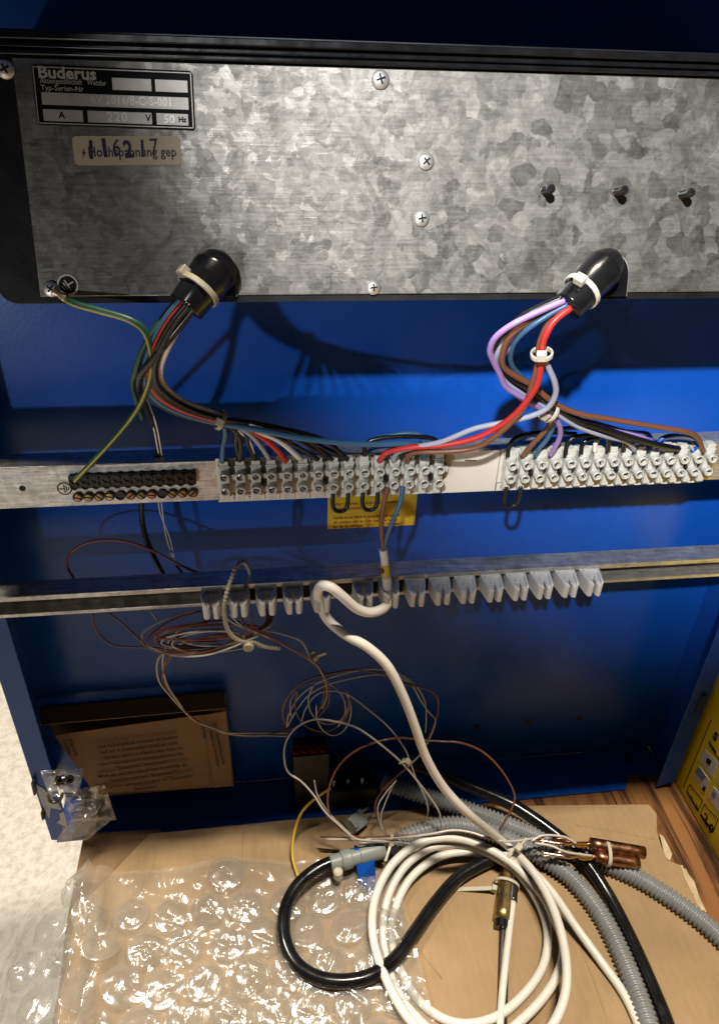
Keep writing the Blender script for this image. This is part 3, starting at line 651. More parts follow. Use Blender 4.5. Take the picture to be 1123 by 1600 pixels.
# =================================================================== HARNESSES
WR = .00125
def lerp_y(pts, ys):     # spread depths over the path by index
    n = len(pts); m = len(ys); out = []
    for i, p in enumerate(pts):
        t_ = i/(n-1)*(m-1); k_ = min(int(t_), m-2); out.append((p[0], p[1], ys[k_]+(ys[k_+1]-ys[k_])*(t_-k_)))
    return [aty(*p) for p in out]
core = [(293, 472), (266, 506), (245, 545), (236, 580), (246, 612), (285, 638), (343, 656)]
ycore = [-.0985, -.096, -.092, -.086, -.080, -.075, -.070]
def lw(m, off, fan, yoff=0., r=WR, label=None, n0=0):
    pts = []
    for i, (p, y) in enumerate(zip(core, ycore)):
        if i < n0: continue
        k_ = 1. if i < 5 else (.75 if i == 5 else .5)
        # offset across the bundle
        a = core[max(0, i-1)]; b2 = core[min(len(core)-1, i+1)]; dx, dy = b2[0]-a[0], b2[1]-a[1]; L = math.hypot(dx, dy)
        pts.append((p[0]+dy/L*off*k_, p[1]-dx/L*off*k_, y+yoff*k_))
    n = len(fan)
    for i, p in enumerate(fan): pts.append((p[0], p[1], -.070+(-.062+.070)*(i+1)/n if len(p) < 3 else p[2]))
    wire(hl, m, [aty(*p) for p in pts], r, label=label)
hl = thing('wiring_harness', 'left wiring harness of blue, red, white and black wires from the left boot', 'wiring harness', aty(293, 472, -.098))
lw('blue_wire', -13, [(352, 676), (348, 700), (347, 722)], label='dark blue wire')
lw('black_pvc', -6, [(370, 676), (376, 698), (374, 720)], -.003)
lw('white_wire', 11, [(372, 672), (390, 690), (399, 720)], .000, .0008)
lw('grey_wire', 4, [(386, 675), (408, 698), (421, 718)], .003)
lw('red_wire', -3, [(385, 668), (425, 695), (447, 721)], -.0035, .0015, label='red wire')
lw('white_wire', 14, [(380, 668), (432, 686), (471, 718)], -.001, .0015, label='white wire')
lw('jumper_blue', 2, [(400, 668), (465, 690), (494, 718)], .004)
lw('black_pvc', 7, [(400, 664), (478, 688), (519, 718)], -.002)
lw('black_pvc', 9, [(410, 663), (500, 685), (543, 717)], .002)
lw('blue_wire', -10, [(400, 671, -.072), (480, 686, -.073), (570, 694, -.072), (640, 693, -.070), (661, 700, -.066), (662, 716, -.062)], -.002, .0015, label='long steel blue wire to the far end of the strip')
lw('white_wire', 12, [(385, 661, -.071), (440, 678, -.07), (520, 690, -.068)], .002, .0006)
for of_, yo_, e_ in ((-8, .004, 374), (-15, -.001, 347), (5, -.006, 543), (-1, .006, 519), (3, .008, 497), (-11, .004, 399)): lw('black_pvc', of_, [(e_*.5+180, 672), (e_*.75+88, 694), (e_, 718)], yo_, .0012)
lw('black_pvc', 0, [(400, 668), (470, 700), (497, 718)], -.005)
wire(hl, 'green_wire', lerp_y([(284, 470), (246, 508), (222, 548), (210, 585), (207, 598), (211, 620), (222, 655)], [-.099, -.094, -.085, -.07]), .0012, label='dark green wire')
for dx in (0, 5): wire(hl, 'white_wire', lerp_y([(222+dx*.3, 610), (238+dx, 660), (246+dx, 700), (249+dx, 716)], [-.075, -.06, -.045]), .0004)
tie(hl, aty(345, 656, -.0705), aty(358, 661, -.070)-aty(332, 650, -.071), .0042, .0040, .0022, head=aty(343, 659, -.0758), m='nylon_dull', hs=.0019)

hr = thing('wiring_harness', 'right wiring harness of purple, red, brown and grey wires from the right boot', 'wiring harness', aty(886, 476, -.098))
def z5(*pts): return [(740+x/2.932, 380+y/2.932) for x, y in pts]
def rw(m, pts, ys, r=WR, label=None): wire(hr, m, lerp_y(pts, ys), r, label=label)
Y0 = [-.0985, -.097, -.092, -.086, -.080, -.074, -.068, -.062]
rw('purple_wire', z5((415, 262), (300, 312), (180, 370), (100, 430), (74, 490), (90, 540), (120, 600), (150, 660), (230, 710), (300, 752), (352, 785), (390, 830), (395, 880), (375, 930), (352, 972)), [-.100, -.100, -.094, -.086, -.078, -.070, -.062], .0014, 'purple wire looping out to the left')
rw('purple_wire', z5((420, 270), (330, 335), (230, 405), (165, 470), (122, 545), (125, 610), (180, 680), (270, 742), (380, 775), (550, 822), (680, 860), (800, 902), (872, 945)), [-.098, -.092, -.084, -.076, -.068, -.062], label='purple wire to the middle of the right strip')
rw('brown_wire', z5((425, 275), (280, 345), (200, 392), (150, 450), (130, 520), (140, 570), (200, 612), (270, 652), (370, 732), (480, 780), (620, 805), (800, 835), (980, 865), (1030, 900), (1050, 955)), [-.097, -.096, -.090, -.084, -.080, -.072, -.062], .0014, 'brown wire to the right end of the strip')
rw('blue_wire', z5((430, 280), (340, 330), (250, 390), (190, 450), (168, 510), (175, 560), (215, 610), (290, 690), (345, 760), (368, 815), (340, 890), (300, 940), (282, 976)), [-.100, -.098, -.088, -.080, -.076, -.068, -.062], label='blue wire')
rw('red_wire', z5((445, 295), (372, 352), (330, 420), (312, 480), (310, 540), (292, 640), (250, 712), (190, 782), (110, 842), (0, 895))+[(690, 696), (640, 699), (606, 706), (592, 720)], [-.101, -.103, -.101, -.096, -.088, -.080, -.072, -.062], .0015, 'red wire sweeping to the left strip')
rw('brown_wire', z5((440, 300), (350, 362), (315, 420), (297, 480), (290, 560), (268, 645), (238, 735), (180, 812), (90, 890), (0, 940))+[(690, 706), (655, 706), (637, 712), (636, 722)], [-.098, -.099, -.099, -.094, -.088, -.080, -.072, -.062], .0014, 'brown wire sweeping to the left strip')
rw('grey_wire', z5((438, 290), (370, 345), (330, 410), (318, 470), (325, 530), (345, 575), (370, 635), (374, 690), (340, 752), (260, 792), (130, 822), (0, 850))+[(690, 690), (650, 698), (622, 706), (614, 720)], [-.096, -.098, -.099, -.096, -.090, -.082, -.074, -.062], .0014, 'grey wire sweeping to the left strip')
rw('grey_wire', z5((410, 270), (250, 355), (150, 430), (108, 505), (105, 560), (140, 632), (220, 692), (300, 742), (380, 780), (480, 840), (600, 882), (700, 908), (738, 948)), [-.096, -.092, -.084, -.078, -.072, -.062], .0014, 'grey wire to the right strip')
rw('black_pvc', z5((405, 250), (300, 295), (200, 352), (120, 430), (98, 490), (130, 580), (280, 682), (380, 752), (480, 812), (600, 852), (720, 890), (850, 925), (938, 942)), [-.099, -.095, -.086, -.080, -.076, -.072, -.064], .0017, 'thick black wire to the right strip')
rw('black_pvc', z5((415, 258), (310, 300), (210, 360), (135, 440), (112, 500), (150, 590), (290, 690), (400, 762), (520, 825), (640, 870)), [-.096, -.090, -.082, -.074, -.070])
rw('black_pvc', z5((412, 262), (305, 318), (205, 380), (125, 450), (95, 515), (118, 585), (200, 660), (330, 748), (450, 800), (600, 868), (683, 900), (686, 950)), [-.095, -.088, -.080, -.074, -.068, -.062], .0013)
rw('black_pvc', z5((418, 268), (312, 330), (215, 395), (140, 465), (110, 530), (135, 600), (230, 690), (340, 760), (440, 815), (540, 850), (612, 890), (616, 950)), [-.094, -.086, -.078, -.072, -.067, -.062], .0013)
rw('purple_wire', z5((422, 266), (318, 325), (222, 385), (150, 445), (112, 505), (118, 575), (165, 655), (250, 722), (345, 775)), [-.096, -.090, -.083, -.077, -.074], .0013)
rw('white_wire', z5((400, 270), (270, 350), (165, 430), (120, 500), (125, 560), (170, 612), (245, 662), (330, 730)), [-.095, -.088, -.082, -.076], .0014)
rw('brown_wire', z5((300, 730), (342, 775), (350, 808), (335, 850), (260, 930), (222, 978)), [-.074, -.072, -.062], .0014)
tie(hr, aty(846, 553, -.0995), aty(847, 535, -.1005)-aty(845, 572, -.098), .0042, .0040, .0022, head=aty(846, 556, -.1045), hs=.0021)
tie(hr, aty(857, 641, -.079), aty(876, 651, -.077)-aty(838, 630, -.082), .0052, .0050, .0022, head=aty(851, 648, -.0850), hs=.0021)

# earth wire, black lead behind the rails
ew = thing('earth_wire', 'green and yellow earth wire from the plate corner screw to the earth bar', 'wire', aty(110, 752, RY-.006))
ep = lerp_y([(98, 462), (118, 474), (160, 486), (205, 500), (228, 520), (238, 560), (233, 598), (214, 640), (180, 683), (146, 720), (118, 750)], [-.0865, -.094, -.098, -.094, -.085, -.076, -.066])
wire(ew, 'green_wire', ep, .00135, 'insulation')
wire(ew, 'earth_yellow', [p+Vector((-.0005, -.00065, -.0005)) for p in ep], .00066, 'yellow_stripe')
lug = MB().tube([aty(84, 454, -.0872), aty(92, 459, -.0880), aty(103, 466, -.0890)], [.0020, .0013, .0018], 10, 5, flat=.6).build('ring_lug', 'wire_end', ew, smooth=2)
bl = thing('black_lead', 'black lead hanging behind both rails on the left', 'lead', aty(262, 912, -.03))
wire(bl, 'black_pvc', lerp_y([(306, 478), (272, 520), (238, 562), (217, 592), (222, 625), (240, 665), (247, 705), (228, 750), (221, 795), (228, 840), (248, 885), (264, 915), (268, 950)], [-.0995, -.098, -.085, -.060, -.040, -.030, -.028, -.03]), .0016, 'sheath')
for a, b2 in ((0, 3), (4, -2)):
    wire(bl, 'thin_white', lerp_y([(244+a, 700), (246+a, 760), (250+a, 800), (262+b2, 840), (275, 885)], [-.03, -.028, -.026]), .0004, 'strand')
wire(bl, 'black_pvc', lerp_y([(275, 882), (282, 892), (293, 903), (312, 905)], [-.028, -.035, -.04]), .0008, 'strand')

# =================================================================== WHITE CABLE
CR = .0029
wc = thing('white_cable', 'thick white cable from the clamps down into the coil on the cardboard', 'cable', atz(735, 1460, .004))
up = [aty(*p) for p in [(603.6, 901, -.0616), (604.8, 911, -.0622), (606, 922, -.063), (607, 938, -.065), (598, 951, -.0705), (577, 957, -.0735), (556, 950, -.0755), (536, 933, -.077), (519, 919, -.077), (505, 915, -.0745), (497, 922, -.0695), (499, 940, -.0665), (512, 968, -.0675), (540, 992, -.074), (575, 1012, -.079), (606, 1042, -.084), (630, 1088, -.088), (648, 1135, -.091), (666, 1185, -.094), (694, 1232, -.097), (735, 1275, -.101)]]
coil = [(788, 1318, .026), (832, 1362, .030), (866, 1425, .031), (884, 1500, .030), (880, 1565, .028), (848, 1622, .024), (790, 1655, .018), (715, 1655, .014), (645, 1600, .014), (605, 1535, .016), (583, 1465, .018), (586, 1405, .021), (612, 1352, .025), (655, 1318, .028), (705, 1310, .028), (752, 1322, .025), (800, 1350, .022), (843, 1395, .019), (870, 1445, .017), (880, 1490, .0155), (862, 1540, .014), (820, 1590, .0115), (760, 1632, .010), (695, 1625, .0095), (645, 1585, .0095), (612, 1530, .010), (598, 1465, .011), (605, 1405, .014), (632, 1355, .0185), (672, 1326, .021), (715, 1319, .0205), (760, 1333, .018), (806, 1362, .0145), (838, 1405, .012), (855, 1455, .010), (848, 1510, .0085), (815, 1558, .0070), (770, 1592, .0065), (715, 1600, .0065), (665, 1575, .0065), (632, 1530, .0065), (612, 1475, .007), (616, 1425, .0095), (640, 1375, .013), (680, 1342, .015), (722, 1332, .0155), (765, 1336, .016), (806, 1342, .0225), (838, 1368, .025), (866, 1400, .021), (900, 1450, .013), (940, 1505, .0085), (975, 1555, .0075), (1000, 1610, .0075), (1020, 1680, .0075)]
wire(wc, 'white_pvc', up+[atz(*p) for p in coil], CR, 'sheath', seg=12, sub=8)
wire(wc, 'white_pvc', [aty(598.5, 859, -.060), aty(600.5, 872, -.0602), aty(602, 888, -.0606), aty(604, 902, -.0616)], .0024, 'sleeve', seg=12, label='white shrink sleeve at the cable end')
MB().tube([aty(601.2, 882, -.0604), aty(602.6, 899, -.0612)], .00275, 14, smooth=False).build('marker_ring', 'yellow_wire', wc, smooth=True, label='yellow marker ring with black print')
lettering(wc, 'SF', Matrix.Translation(aty(598.5, 897, -.0637)) @ FR @ Matrix.Rotation(radians(78), 4, 'Z'), .0042, 'black_ink', bold=.0001)
wire(wc, 'brown_wire', lerp_y([(606, 762), (600, 785), (596, 815), (597, 845), (599, 862)], [-.0625, -.066, -.0645, -.060]), .0013, 'core_wire', label='brown core wire')
wire(wc, 'blue_wire', lerp_y([(629, 760), (625, 785), (613, 815), (603, 842), (600, 862)], [-.0625, -.066, -.0645, -.060]), .0013, 'core_wire', label='blue core wire')
c = (atz(800, 1350, .022)+atz(788, 1318, .026)+atz(795, 1340, .018))/3
tie(wc, atz(802, 1336, .0205), atz(838, 1372, .023)-atz(765, 1308, .023), .0092, .0072, .0027, head=atz(810, 1326, .034), tail=atz(822, 1310, .040), hs=.0024, u=atz(820, 1320, .02)-atz(790, 1350, .02))

# =================================================================== THIN SENSOR WIRES
TR = .00055
sw = thing('sensor_wire_loom', 'loom of thin brown and white sensor wires looped below the lower rail', 'wire loom', aty(390, 1000, -.05))
def z3(*pts): return [(90+x/2.612, 820+y/2.612) for x, y in pts]
def tw(th, m, pts, ys, r=TR, name='wire'): return wire(th, m, lerp_y(pts, ys), r, name, seg=6, sub=6)
tw(sw, 'thin_red', z3((100, 262), (60, 210), (38, 160), (60, 110), (120, 75), (210, 62), (300, 74), (400, 112), (500, 165), (570, 195), (620, 215), (700, 225)), [-.035, -.03, -.028, -.03, -.036, -.04], .0008)
tw(sw, 'thin_brown', z3((145, 365), (150, 410), (185, 465), (240, 495), (320, 500), (390, 502), (470, 515), (560, 525), (660, 515), (740, 485), (800, 440), (850, 400), (870, 350)), [-.045, -.05, -.06, -.065, -.06, -.05])
tw(sw, 'thin_brown', z3((210, 362), (260, 400), (320, 455), (370, 500), (440, 520), (540, 525), (640, 505), (720, 480), (780, 455)), [-.045, -.055, -.065, -.06], .0006)
tw(sw, 'thin_white', z3((345, 470), (350, 440), (400, 405), (480, 370), (580, 350), (640, 352)), [-.066, -.06, -.05, -.045])
tw(sw, 'thin_red', z3((360, 480), (380, 450), (430, 410), (510, 372), (590, 352)), [-.066, -.06, -.05])
tw(sw, 'thin_white', z3((380, 355), (410, 395), (450, 440), (520, 480), (600, 495), (680, 490), (760, 465)), [-.045, -.058, -.066, -.062])
tw(sw, 'thin_white', z3((360, 490), (420, 520), (510, 538), (610, 532), (700, 505), (770, 475), (820, 455)), [-.066, -.07, -.066])
tw(sw, 'thin_brown', z3((340, 465), (365, 500), (430, 525), (520, 530), (620, 515), (720, 470), (740, 450), (660, 448), (560, 470), (490, 505), (440, 560), (430, 610)), [-.066, -.070, -.066, -.062, -.06, -.055])
tw(sw, 'thin_white', z3((690, 395), (600, 395), (520, 415), (465, 460), (435, 520), (430, 590), (450, 660), (490, 720), (540, 785), (620, 825), (700, 848), (800, 850), (940, 850)), [-.05, -.055, -.055, -.05, -.045, -.04, -.035], .0007)
tw(sw, 'thin_white', z3((700, 450), (600, 460), (490, 490), (425, 530), (405, 575), (415, 640), (460, 700), (510, 755), (560, 800), (640, 840), (740, 858), (850, 860), (940, 862)), [-.055, -.055, -.052, -.046, -.04, -.036], .0006)
tw(sw, 'thin_brown', z3((760, 450), (640, 455), (540, 480), (470, 530), (430, 600), (435, 650), (480, 715), (540, 780), (610, 828), (700, 855), (820, 862), (940, 835), (1000, 815)), [-.055, -.055, -.05, -.045, -.038, -.034], .0007)
# from the rail down to the small tie
for m, a, b2 in (('thin_white', 0, 0), ('thin_red', 14, 6), ('thin_white', -12, -4), ('thin_brown', 30, 10)):
    tw(sw, m, z3((700+a*3, 362), (750+a*1.4, 410), (850+a, 455+b2), (950+a*.6, 505+b2), (1040, 560+b2*.4), (1075, 600), (1095, 650), (1098, 700), (1080, 750)), [-.06, -.064, -.062, -.056, -.05, -.046], .0006)
tw(sw, 'thin_white', z3((850, 430), (920, 448), (985, 470), (1010, 500), (1040, 560)), [-.06, -.06, -.055])
for k_ in range(3):
    tw(sw, ('thin_brown', 'thin_brown', 'thin_white')[k_], z3((850+k_*14, 345), (858+k_*12, 380), (840+k_*10, 415), (800, 445), (770, 470)), [-.045, -.055, -.062], .0008)
for k_ in range(7):
    rx, ry, ph = random.uniform(60, 92), random.uniform(12, 24), random.uniform(0, 6)
    cx_, cy_ = 330+random.uniform(-14, 14), 992+random.uniform(-8, 10)
    pts_ = [(cx_+rx*cos(ph+a_*.62), cy_+ry*sin(ph+a_*.62)-.06*rx*cos(ph+a_*.62)) for a_ in range(random.choice((7, 8, 9)))]
    tw(sw, random.choice(('thin_brown', 'thin_white', 'thin_red')), pts_, [-.058+random.uniform(-.008, .004), -.066, -.056+random.uniform(-.006, .006)], .0006)
for k_ in range(4):
    rx, ry, ph = random.uniform(26, 44), random.uniform(30, 44), random.uniform(0, 6); cx_, cy_ = 500+random.uniform(-12, 30), 1105+random.uniform(-10, 10)
    pts_ = [(cx_+rx*cos(ph+a_*.6), cy_+ry*sin(ph+a_*.6)) for a_ in range(8)]
    tw(sw, random.choice(('thin_brown', 'thin_white')), pts_, [-.046, -.038+random.uniform(-.005, .005), -.05], .00055)
tie(sw, aty(489, 1026, -.0545), aty(497, 1034, -.054)-aty(480, 1018, -.055), .0030, .0030, .0022, head=aty(493, 1027, -.0580), tail=aty(509, 1021, -.060), hs=.0018)
bt = thing('beaded_cable_tie', 'beaded cream cable tie hanging over the lower rail round the wire loom', 'cable tie', aty(388, 1010, -.07))
bp_ = lerp_y([(392, 903), (388, 888), (380, 878), (370, 884), (361, 905), (353, 930), (350, 955), (354, 980), (364, 995), (380, 1003), (396, 1004), (415, 1011), (438, 1014)], [-.045, -.05, -.066, -.075, -.074, -.072, -.068, -.064])
bp2, _ = crom(bp_, [1]*len(bp_), 12, False); bp2 = resample(bp2, .00055)
MB().tube(bp2, [.00135 if (i//2) % 2 else .0009 for i in range(len(bp2))], 8, smooth=False).build('beaded_strap', 'nylon_dull', bt, smooth=2)
c = aty(388, 1011, -.072); MB().lathe([(.0026, -.0015), (.0032, -.0008), (.0032, .0008), (.0026, .0015)], Matrix.Translation(c) @ FR, 16).build('head', 'nylon_dull', bt, smooth=True)

sc_ = thing('capillary_tangle', 'tangle of thin brown and white capillary wires over the grey conduits', 'wire loom', atz(600, 1300, .0))
def z6(*pts): return [(400+x/2.552, 1000+y/2.552) for x, y in pts]
tw(sc_, 'thin_brown', z6((220, 85), (260, 130), (272, 190), (265, 250), (240, 300)), [-.05, -.046, -.04], .0007)
tw(sc_, 'thin_brown', z6((230, 85), (275, 140), (292, 200), (285, 260), (250, 305)), [-.05, -.044, -.038], .0007)
tw(sc_, 'thin_brown', z6((115, 335), (105, 290), (120, 240), (165, 185), (230, 150), (330, 128), (420, 120), (500, 138), (580, 172), (650, 188), (700, 205), (725, 240), (722, 300), (700, 360), (670, 430), (635, 480), (560, 545), (505, 600), (475, 660), (490, 730), (530, 790)), [-.04, -.045, -.05, -.052, -.05, -.046, -.046, -.05, -.06, -.07], .0007)
tw(sc_, 'thin_white', z6((122, 350), (130, 300), (170, 230), (240, 175), (330, 140), (440, 117), (540, 125), (610, 160), (650, 200), (675, 255), (678, 320), (675, 370)), [-.04, -.046, -.052, -.05, -.046, -.045])
tw(sc_, 'thin_white', z6((125, 345), (150, 300), (200, 230), (270, 185), (360, 158), (470, 138), (560, 145), (620, 180), (655, 240), (690, 290), (715, 320), (700, 375), (660, 450), (610, 500)), [-.04, -.046, -.053, -.05, -.046, -.05, -.055])
tw(sc_, 'thin_white', z6((180, 335), (195, 280), (240, 220), (300, 203), (370, 220), (450, 280), (530, 350), (590, 430), (615, 490), (640, 560), (670, 620), (685, 680), (670, 750)), [-.04, -.045, -.05, -.055, -.06, -.065, -.07])
tw(sc_, 'thin_white', z6((540, 805), (450, 800), (390, 790), (320, 730), (270, 680), (230, 620), (180, 565), (130, 530), (113, 480), (118, 410), (160, 350), (230, 318), (310, 325), (400, 350), (490, 412), (580, 490), (640, 560), (690, 625), (730, 690), (740, 770)), [-.085, -.085, -.075, -.065, -.055, -.05, -.055, -.06, -.065, -.07, -.075], .0007)
tw(sc_, 'thin_brown', z6((560, 800), (440, 795), (350, 765), (300, 710), (285, 640), (300, 560), (340, 490), (410, 435), (500, 402), (580, 391), (660, 400), (740, 405), (820, 412), (900, 445), (970, 510), (1020, 590), (1030, 640), (1010, 690), (970, 760)), [-.085, -.08, -.07, -.06, -.058, -.062, -.068, -.075, -.085], .00075)
tw(sc_, 'thin_white', z6((232, 560), (245, 620), (290, 690), (350, 750), (400, 790), (460, 795)), [-.06, -.07, -.085], .0006)
tw(sc_, 'thin_white', z6((560, 560), (510, 620), (485, 670), (495, 740), (530, 795)), [-.062, -.068, -.075])
tw(sc_, 'thin_white', z6((550, 570), (515, 650), (497, 710), (510, 770), (540, 800)), [-.062, -.068, -.076])
tie(sc_, aty(634, 1192, -.061), aty(643, 1184, -.06)-aty(624, 1202, -.062), .0026, .0026, .0022, head=aty(637, 1189, -.0640), tail=aty(624, 1193, -.066), hs=.0018)
# capillaries lying along the coil to the bulbs
fz = lambda *p: [atz(*q) for q in p]
for m, pts, r in (('thin_white', [(505, 1312, .022), (560, 1312, .026), (620, 1310, .030), (670, 1304, .034), (706, 1298, .036), (735, 1301, .036), (770, 1312, .035), (800, 1315, .034), (850, 1308, .034)], .0009),
                  ('thin_white', [(560, 1318, .024), (610, 1316, .028), (650, 1320, .024)], .0008),
                  ('thin_brown', [(500, 1308, .022), (560, 1310, .025), (620, 1306, .028), (680, 1306, .030)], .0008),
                  ('thin_white', [(830, 1315, .034), (848, 1306, .036), (880, 1308, .036), (900, 1318, .034)], .0009),
                  ('thin_white', [(835, 1318, .034), (860, 1322, .034), (885, 1332, .033), (925, 1338, .030)], .0009)):
    wire(sc_, m, fz(*pts), r, 'capillary', seg=6)
tie(sc_, atz(612, 1313, .026), atz(640, 1310, .026)-atz(585, 1315, .026), .0034, .0034, .0024, head=atz(611, 1318, .031), tail=atz(602, 1346, .028), hs=.0018)

yw = thing('yellow_wire', 'thin yellow wire curving down onto the bubble wrap', 'wire', atz(458, 1370, .004))
wire(yw, 'yellow_wire', fz((516, 1232, .055), (490, 1250, .045), (470, 1272, .034), (459, 1305, .020), (457, 1340, .012), (466, 1372, .010)), .0010, 'sheath')

# =================================================================== CONDUITS AND CABLES ON THE TABLE
def conduit(label, pts, r):
    th = thing('corrugated_conduit', label, 'conduit', (0, 0, 0), 'grey corrugated conduits')
    P, _ = crom([atz(*p) for p in pts], [1]*len(pts), 16, False); P = resample(P, .0032/4)
    th.location = (P[0].x, P[0].y, 0)
    mb = MB().tube(P, [r*(.76, .96, 1.06, .96)[i % 4] for i in range(len(P))], 16, smooth=False, caps=False)
    mb.tube(P[::6], r*.73, 12, smooth=False); mb.build('hose', 'grey_pvc', th, smooth=2)
    return th, P
c1, P1 = conduit('grey corrugated conduit running off to the right edge under the copper bulbs', [(596, 1222, .026), (640, 1236, .024), (700, 1255, .020), (760, 1277, .016), (820, 1300, .0135), (880, 1325, .0115), (940, 1348, .0100), (1000, 1375, .0092), (1060, 1413, .0092), (1110, 1452, .0092), (1180, 1520, .0092)], .0066)
c2, P2 = conduit('grey corrugated conduit bending down past the white coil to the bottom edge', [(606, 1325, .013), (640, 1306, .016), (690, 1291, .018), (740, 1293, .017), (800, 1315, .0145), (850, 1342, .0125), (895, 1375, .0105), (935, 1425, .0092), (965, 1480, .0092), (990, 1540, .0092), (1012, 1600, .0092), (1025, 1660, .0092)], .0066)
bc = thing('black_sheathed_cable', 'long glossy black cable between the two grey conduits', 'cable', atz(980, 1450, 0))
wire(bc, 'black_rubber', fz((640, 1195, .040), (690, 1212, .034), (740, 1232, .028), (800, 1258, .023), (860, 1298, .019), (910, 1342, .014), (950, 1400, .008), (985, 1468, .0065), (1015, 1535, .0065), (1045, 1610, .0065), (1060, 1670, .0065)), .0048, 'sheath', seg=14)
# black loop with its gland
bk = thing('black_cable_loop', 'thick black cable loop with a grey gland resting on the bubble wrap', 'cable', atz(520, 1530, .003))
wire(bk, 'black_rubber', fz((546, 1340, .022), (520, 1347, .021), (490, 1362, .020), (462, 1388, .019), (445, 1425, .018), (445, 1470, .017), (464, 1508, .016), (498, 1529, .0155), (540, 1534, .0155), (582, 1524, .015), (618, 1498, .014), (648, 1457, .012), (680, 1412, .011), (716, 1372, .011), (758, 1347, .012), (800, 1330, .012)), .0046, 'sheath', seg=14)
g0, g1 = atz(516, 1350, .0215), atz(600, 1326, .0225); gd = (g1-g0).normalized()
GM = gd.to_track_quat('Z', 'Y').to_matrix().to_4x4(); GM.translation = g0
GL = (g1-g0).length
MB().lathe([(.0050, 0), (.0056, .0006), (.0056, .0080), (.0066, .0082), (.0070, .0090), (.0070, .0150), (.0064, .0156), (.0060, .0158), (.0060, .0215), (.0066, .0220), (.0066, GL-.004), (.0060, GL)], GM, 20).build('cable_gland', 'gland_grey', bk, smooth=True)
c = atz(528, 1366, .020); MB().lathe([(.0034, -.003), (.0034, .003), (.0022, .0042)], Matrix.Translation(c), 14).build('gland_screw', 'nylon', bk, smooth=True)
q = [atz(553, 1322, .030), atz(584, 1348, .022), atz(586, 1374, .010), atz(583, 1404, .006), atz(560, 1376, .014)]
mb = MB(); n_ = len(q); off = Vector((.0006, .0008, .0004))
mb.add(q+[p+off for p in q], [tuple(range(n_)), tuple(reversed(range(n_, 2*n_)))]+[(i, (i+1) % n_, n_+(i+1) % n_, n_+i) for i in range(n_)]); mb.build('blue_tab', 'blue', bk, label='blue metal tab behind the gland')
c = atz(580, 1385, .0105); MB().lathe([(.0010, 0), (.0010, .0008)], Matrix.Translation(c), 10).build('rivet', 'steel', bk)

# brass pocket with sensor rods
bs = thing('brass_sensor_pocket', 'brass tube with thin steel rods standing inside the white coil', 'sensor', atz(786, 1440, .0))
wire(bs, 'brass', fz((798, 1332, .0085), (791, 1385, .0085), (784, 1440, .0085)), .0060, 'brass_tube', seg=20, sub=4)
MB().tube(fz((784, 1439.5, .0085), (783, 1452, .0080)), .0050, 16, smooth=False).build('rubber_plug', 'black_rubber', bs)
for (xa, xb, z, m, r) in ((786, 779, .0095, 'steel', .0009), (789, 786, .0080, 'steel', .0007), (783, 778, .0075, 'dark_steel', .0010), (794, 790, .007, 'dark_steel', .0009)):
    wire(bs, m, fz((xa, 1444, z), ((xa+xb)/2, 1520, z*.85), (xb, 1598, z*.75), (xb-3, 1660, z*.7)), r, 'steel_rod')
wire(bs, 'dark_steel', fz((806, 1345, .0100), (803, 1380, .0100), (801, 1410, .010)), .0030, 'sensor_bulb', seg=12)
wire(bs, 'steel', fz((803, 1345, .0125), (800, 1385, .0125), (798, 1412, .0115)), .0011, 'steel_rod')
wire(bs, 'white_pvc', fz((801, 1410, .0105), (796, 1450, .0100), (789, 1510, .0095), (783, 1570, .0080), (779, 1640, .0075)), .0024, 'white_lead', seg=10)
tie(bs, atz(791, 1383, .0086), fz((784, 1440, .0085))[0]-fz((798, 1332, .0085))[0], .0085, .0068, .0022, head=atz(772, 1389, .0100), m='nylon', u=(1, 0, 0), hs=.0021)
MB().hexa([atz(771, 1386, .010), atz(771, 1392, .010), atz(709, 1394, .004), atz(709, 1388, .004)], (0, 0, .0009)).build('cable_tie', 'nylon', bs)

# copper bulbs
cb_ = thing('copper_sensor_bulbs', 'two copper sensor bulbs strapped together over the right conduit', 'sensor', atz(960, 1335, .010))
for (a, b2, r) in (((922, 1319, .024), (1006, 1333, .0195), .0046), ((930, 1339, .0215), (997, 1350, .0175), .0043)):
    A_, B2 = atz(*a), atz(*b2); d = (B2-A_)
    wire(cb_, 'copper', [A_, A_+d*.5, B2], r, 'bulb', seg=18, sub=3)
    MB().tube([B2-d*.002, B2+d*.004], r*.72, 16, smooth=False).build('bulb_bore', 'brown_ink', cb_)
    for k_ in range(2):
        o_ = Vector((0, (k_-.5)*.003, (k_-.5)*.0012))
        wire(cb_, 'copper_bright', [atz(a[0]-85, a[1]-3, a[2]+.006)+o_, atz(a[0]-45, a[1]-8+k_*8, a[2]+.006), atz(a[0]-20, a[1]+k_*3, a[2]+.003)+o_, A_], [.0006, .0016, .0012, .0016], 'crimped_neck', seg=8)
tie(cb_, atz(948, 1334, .0215), atz(1006, 1333, .0195)-atz(922, 1319, .024), .0088, .0060, .0026, u=atz(952, 1320, .022)-atz(946, 1348, .022))

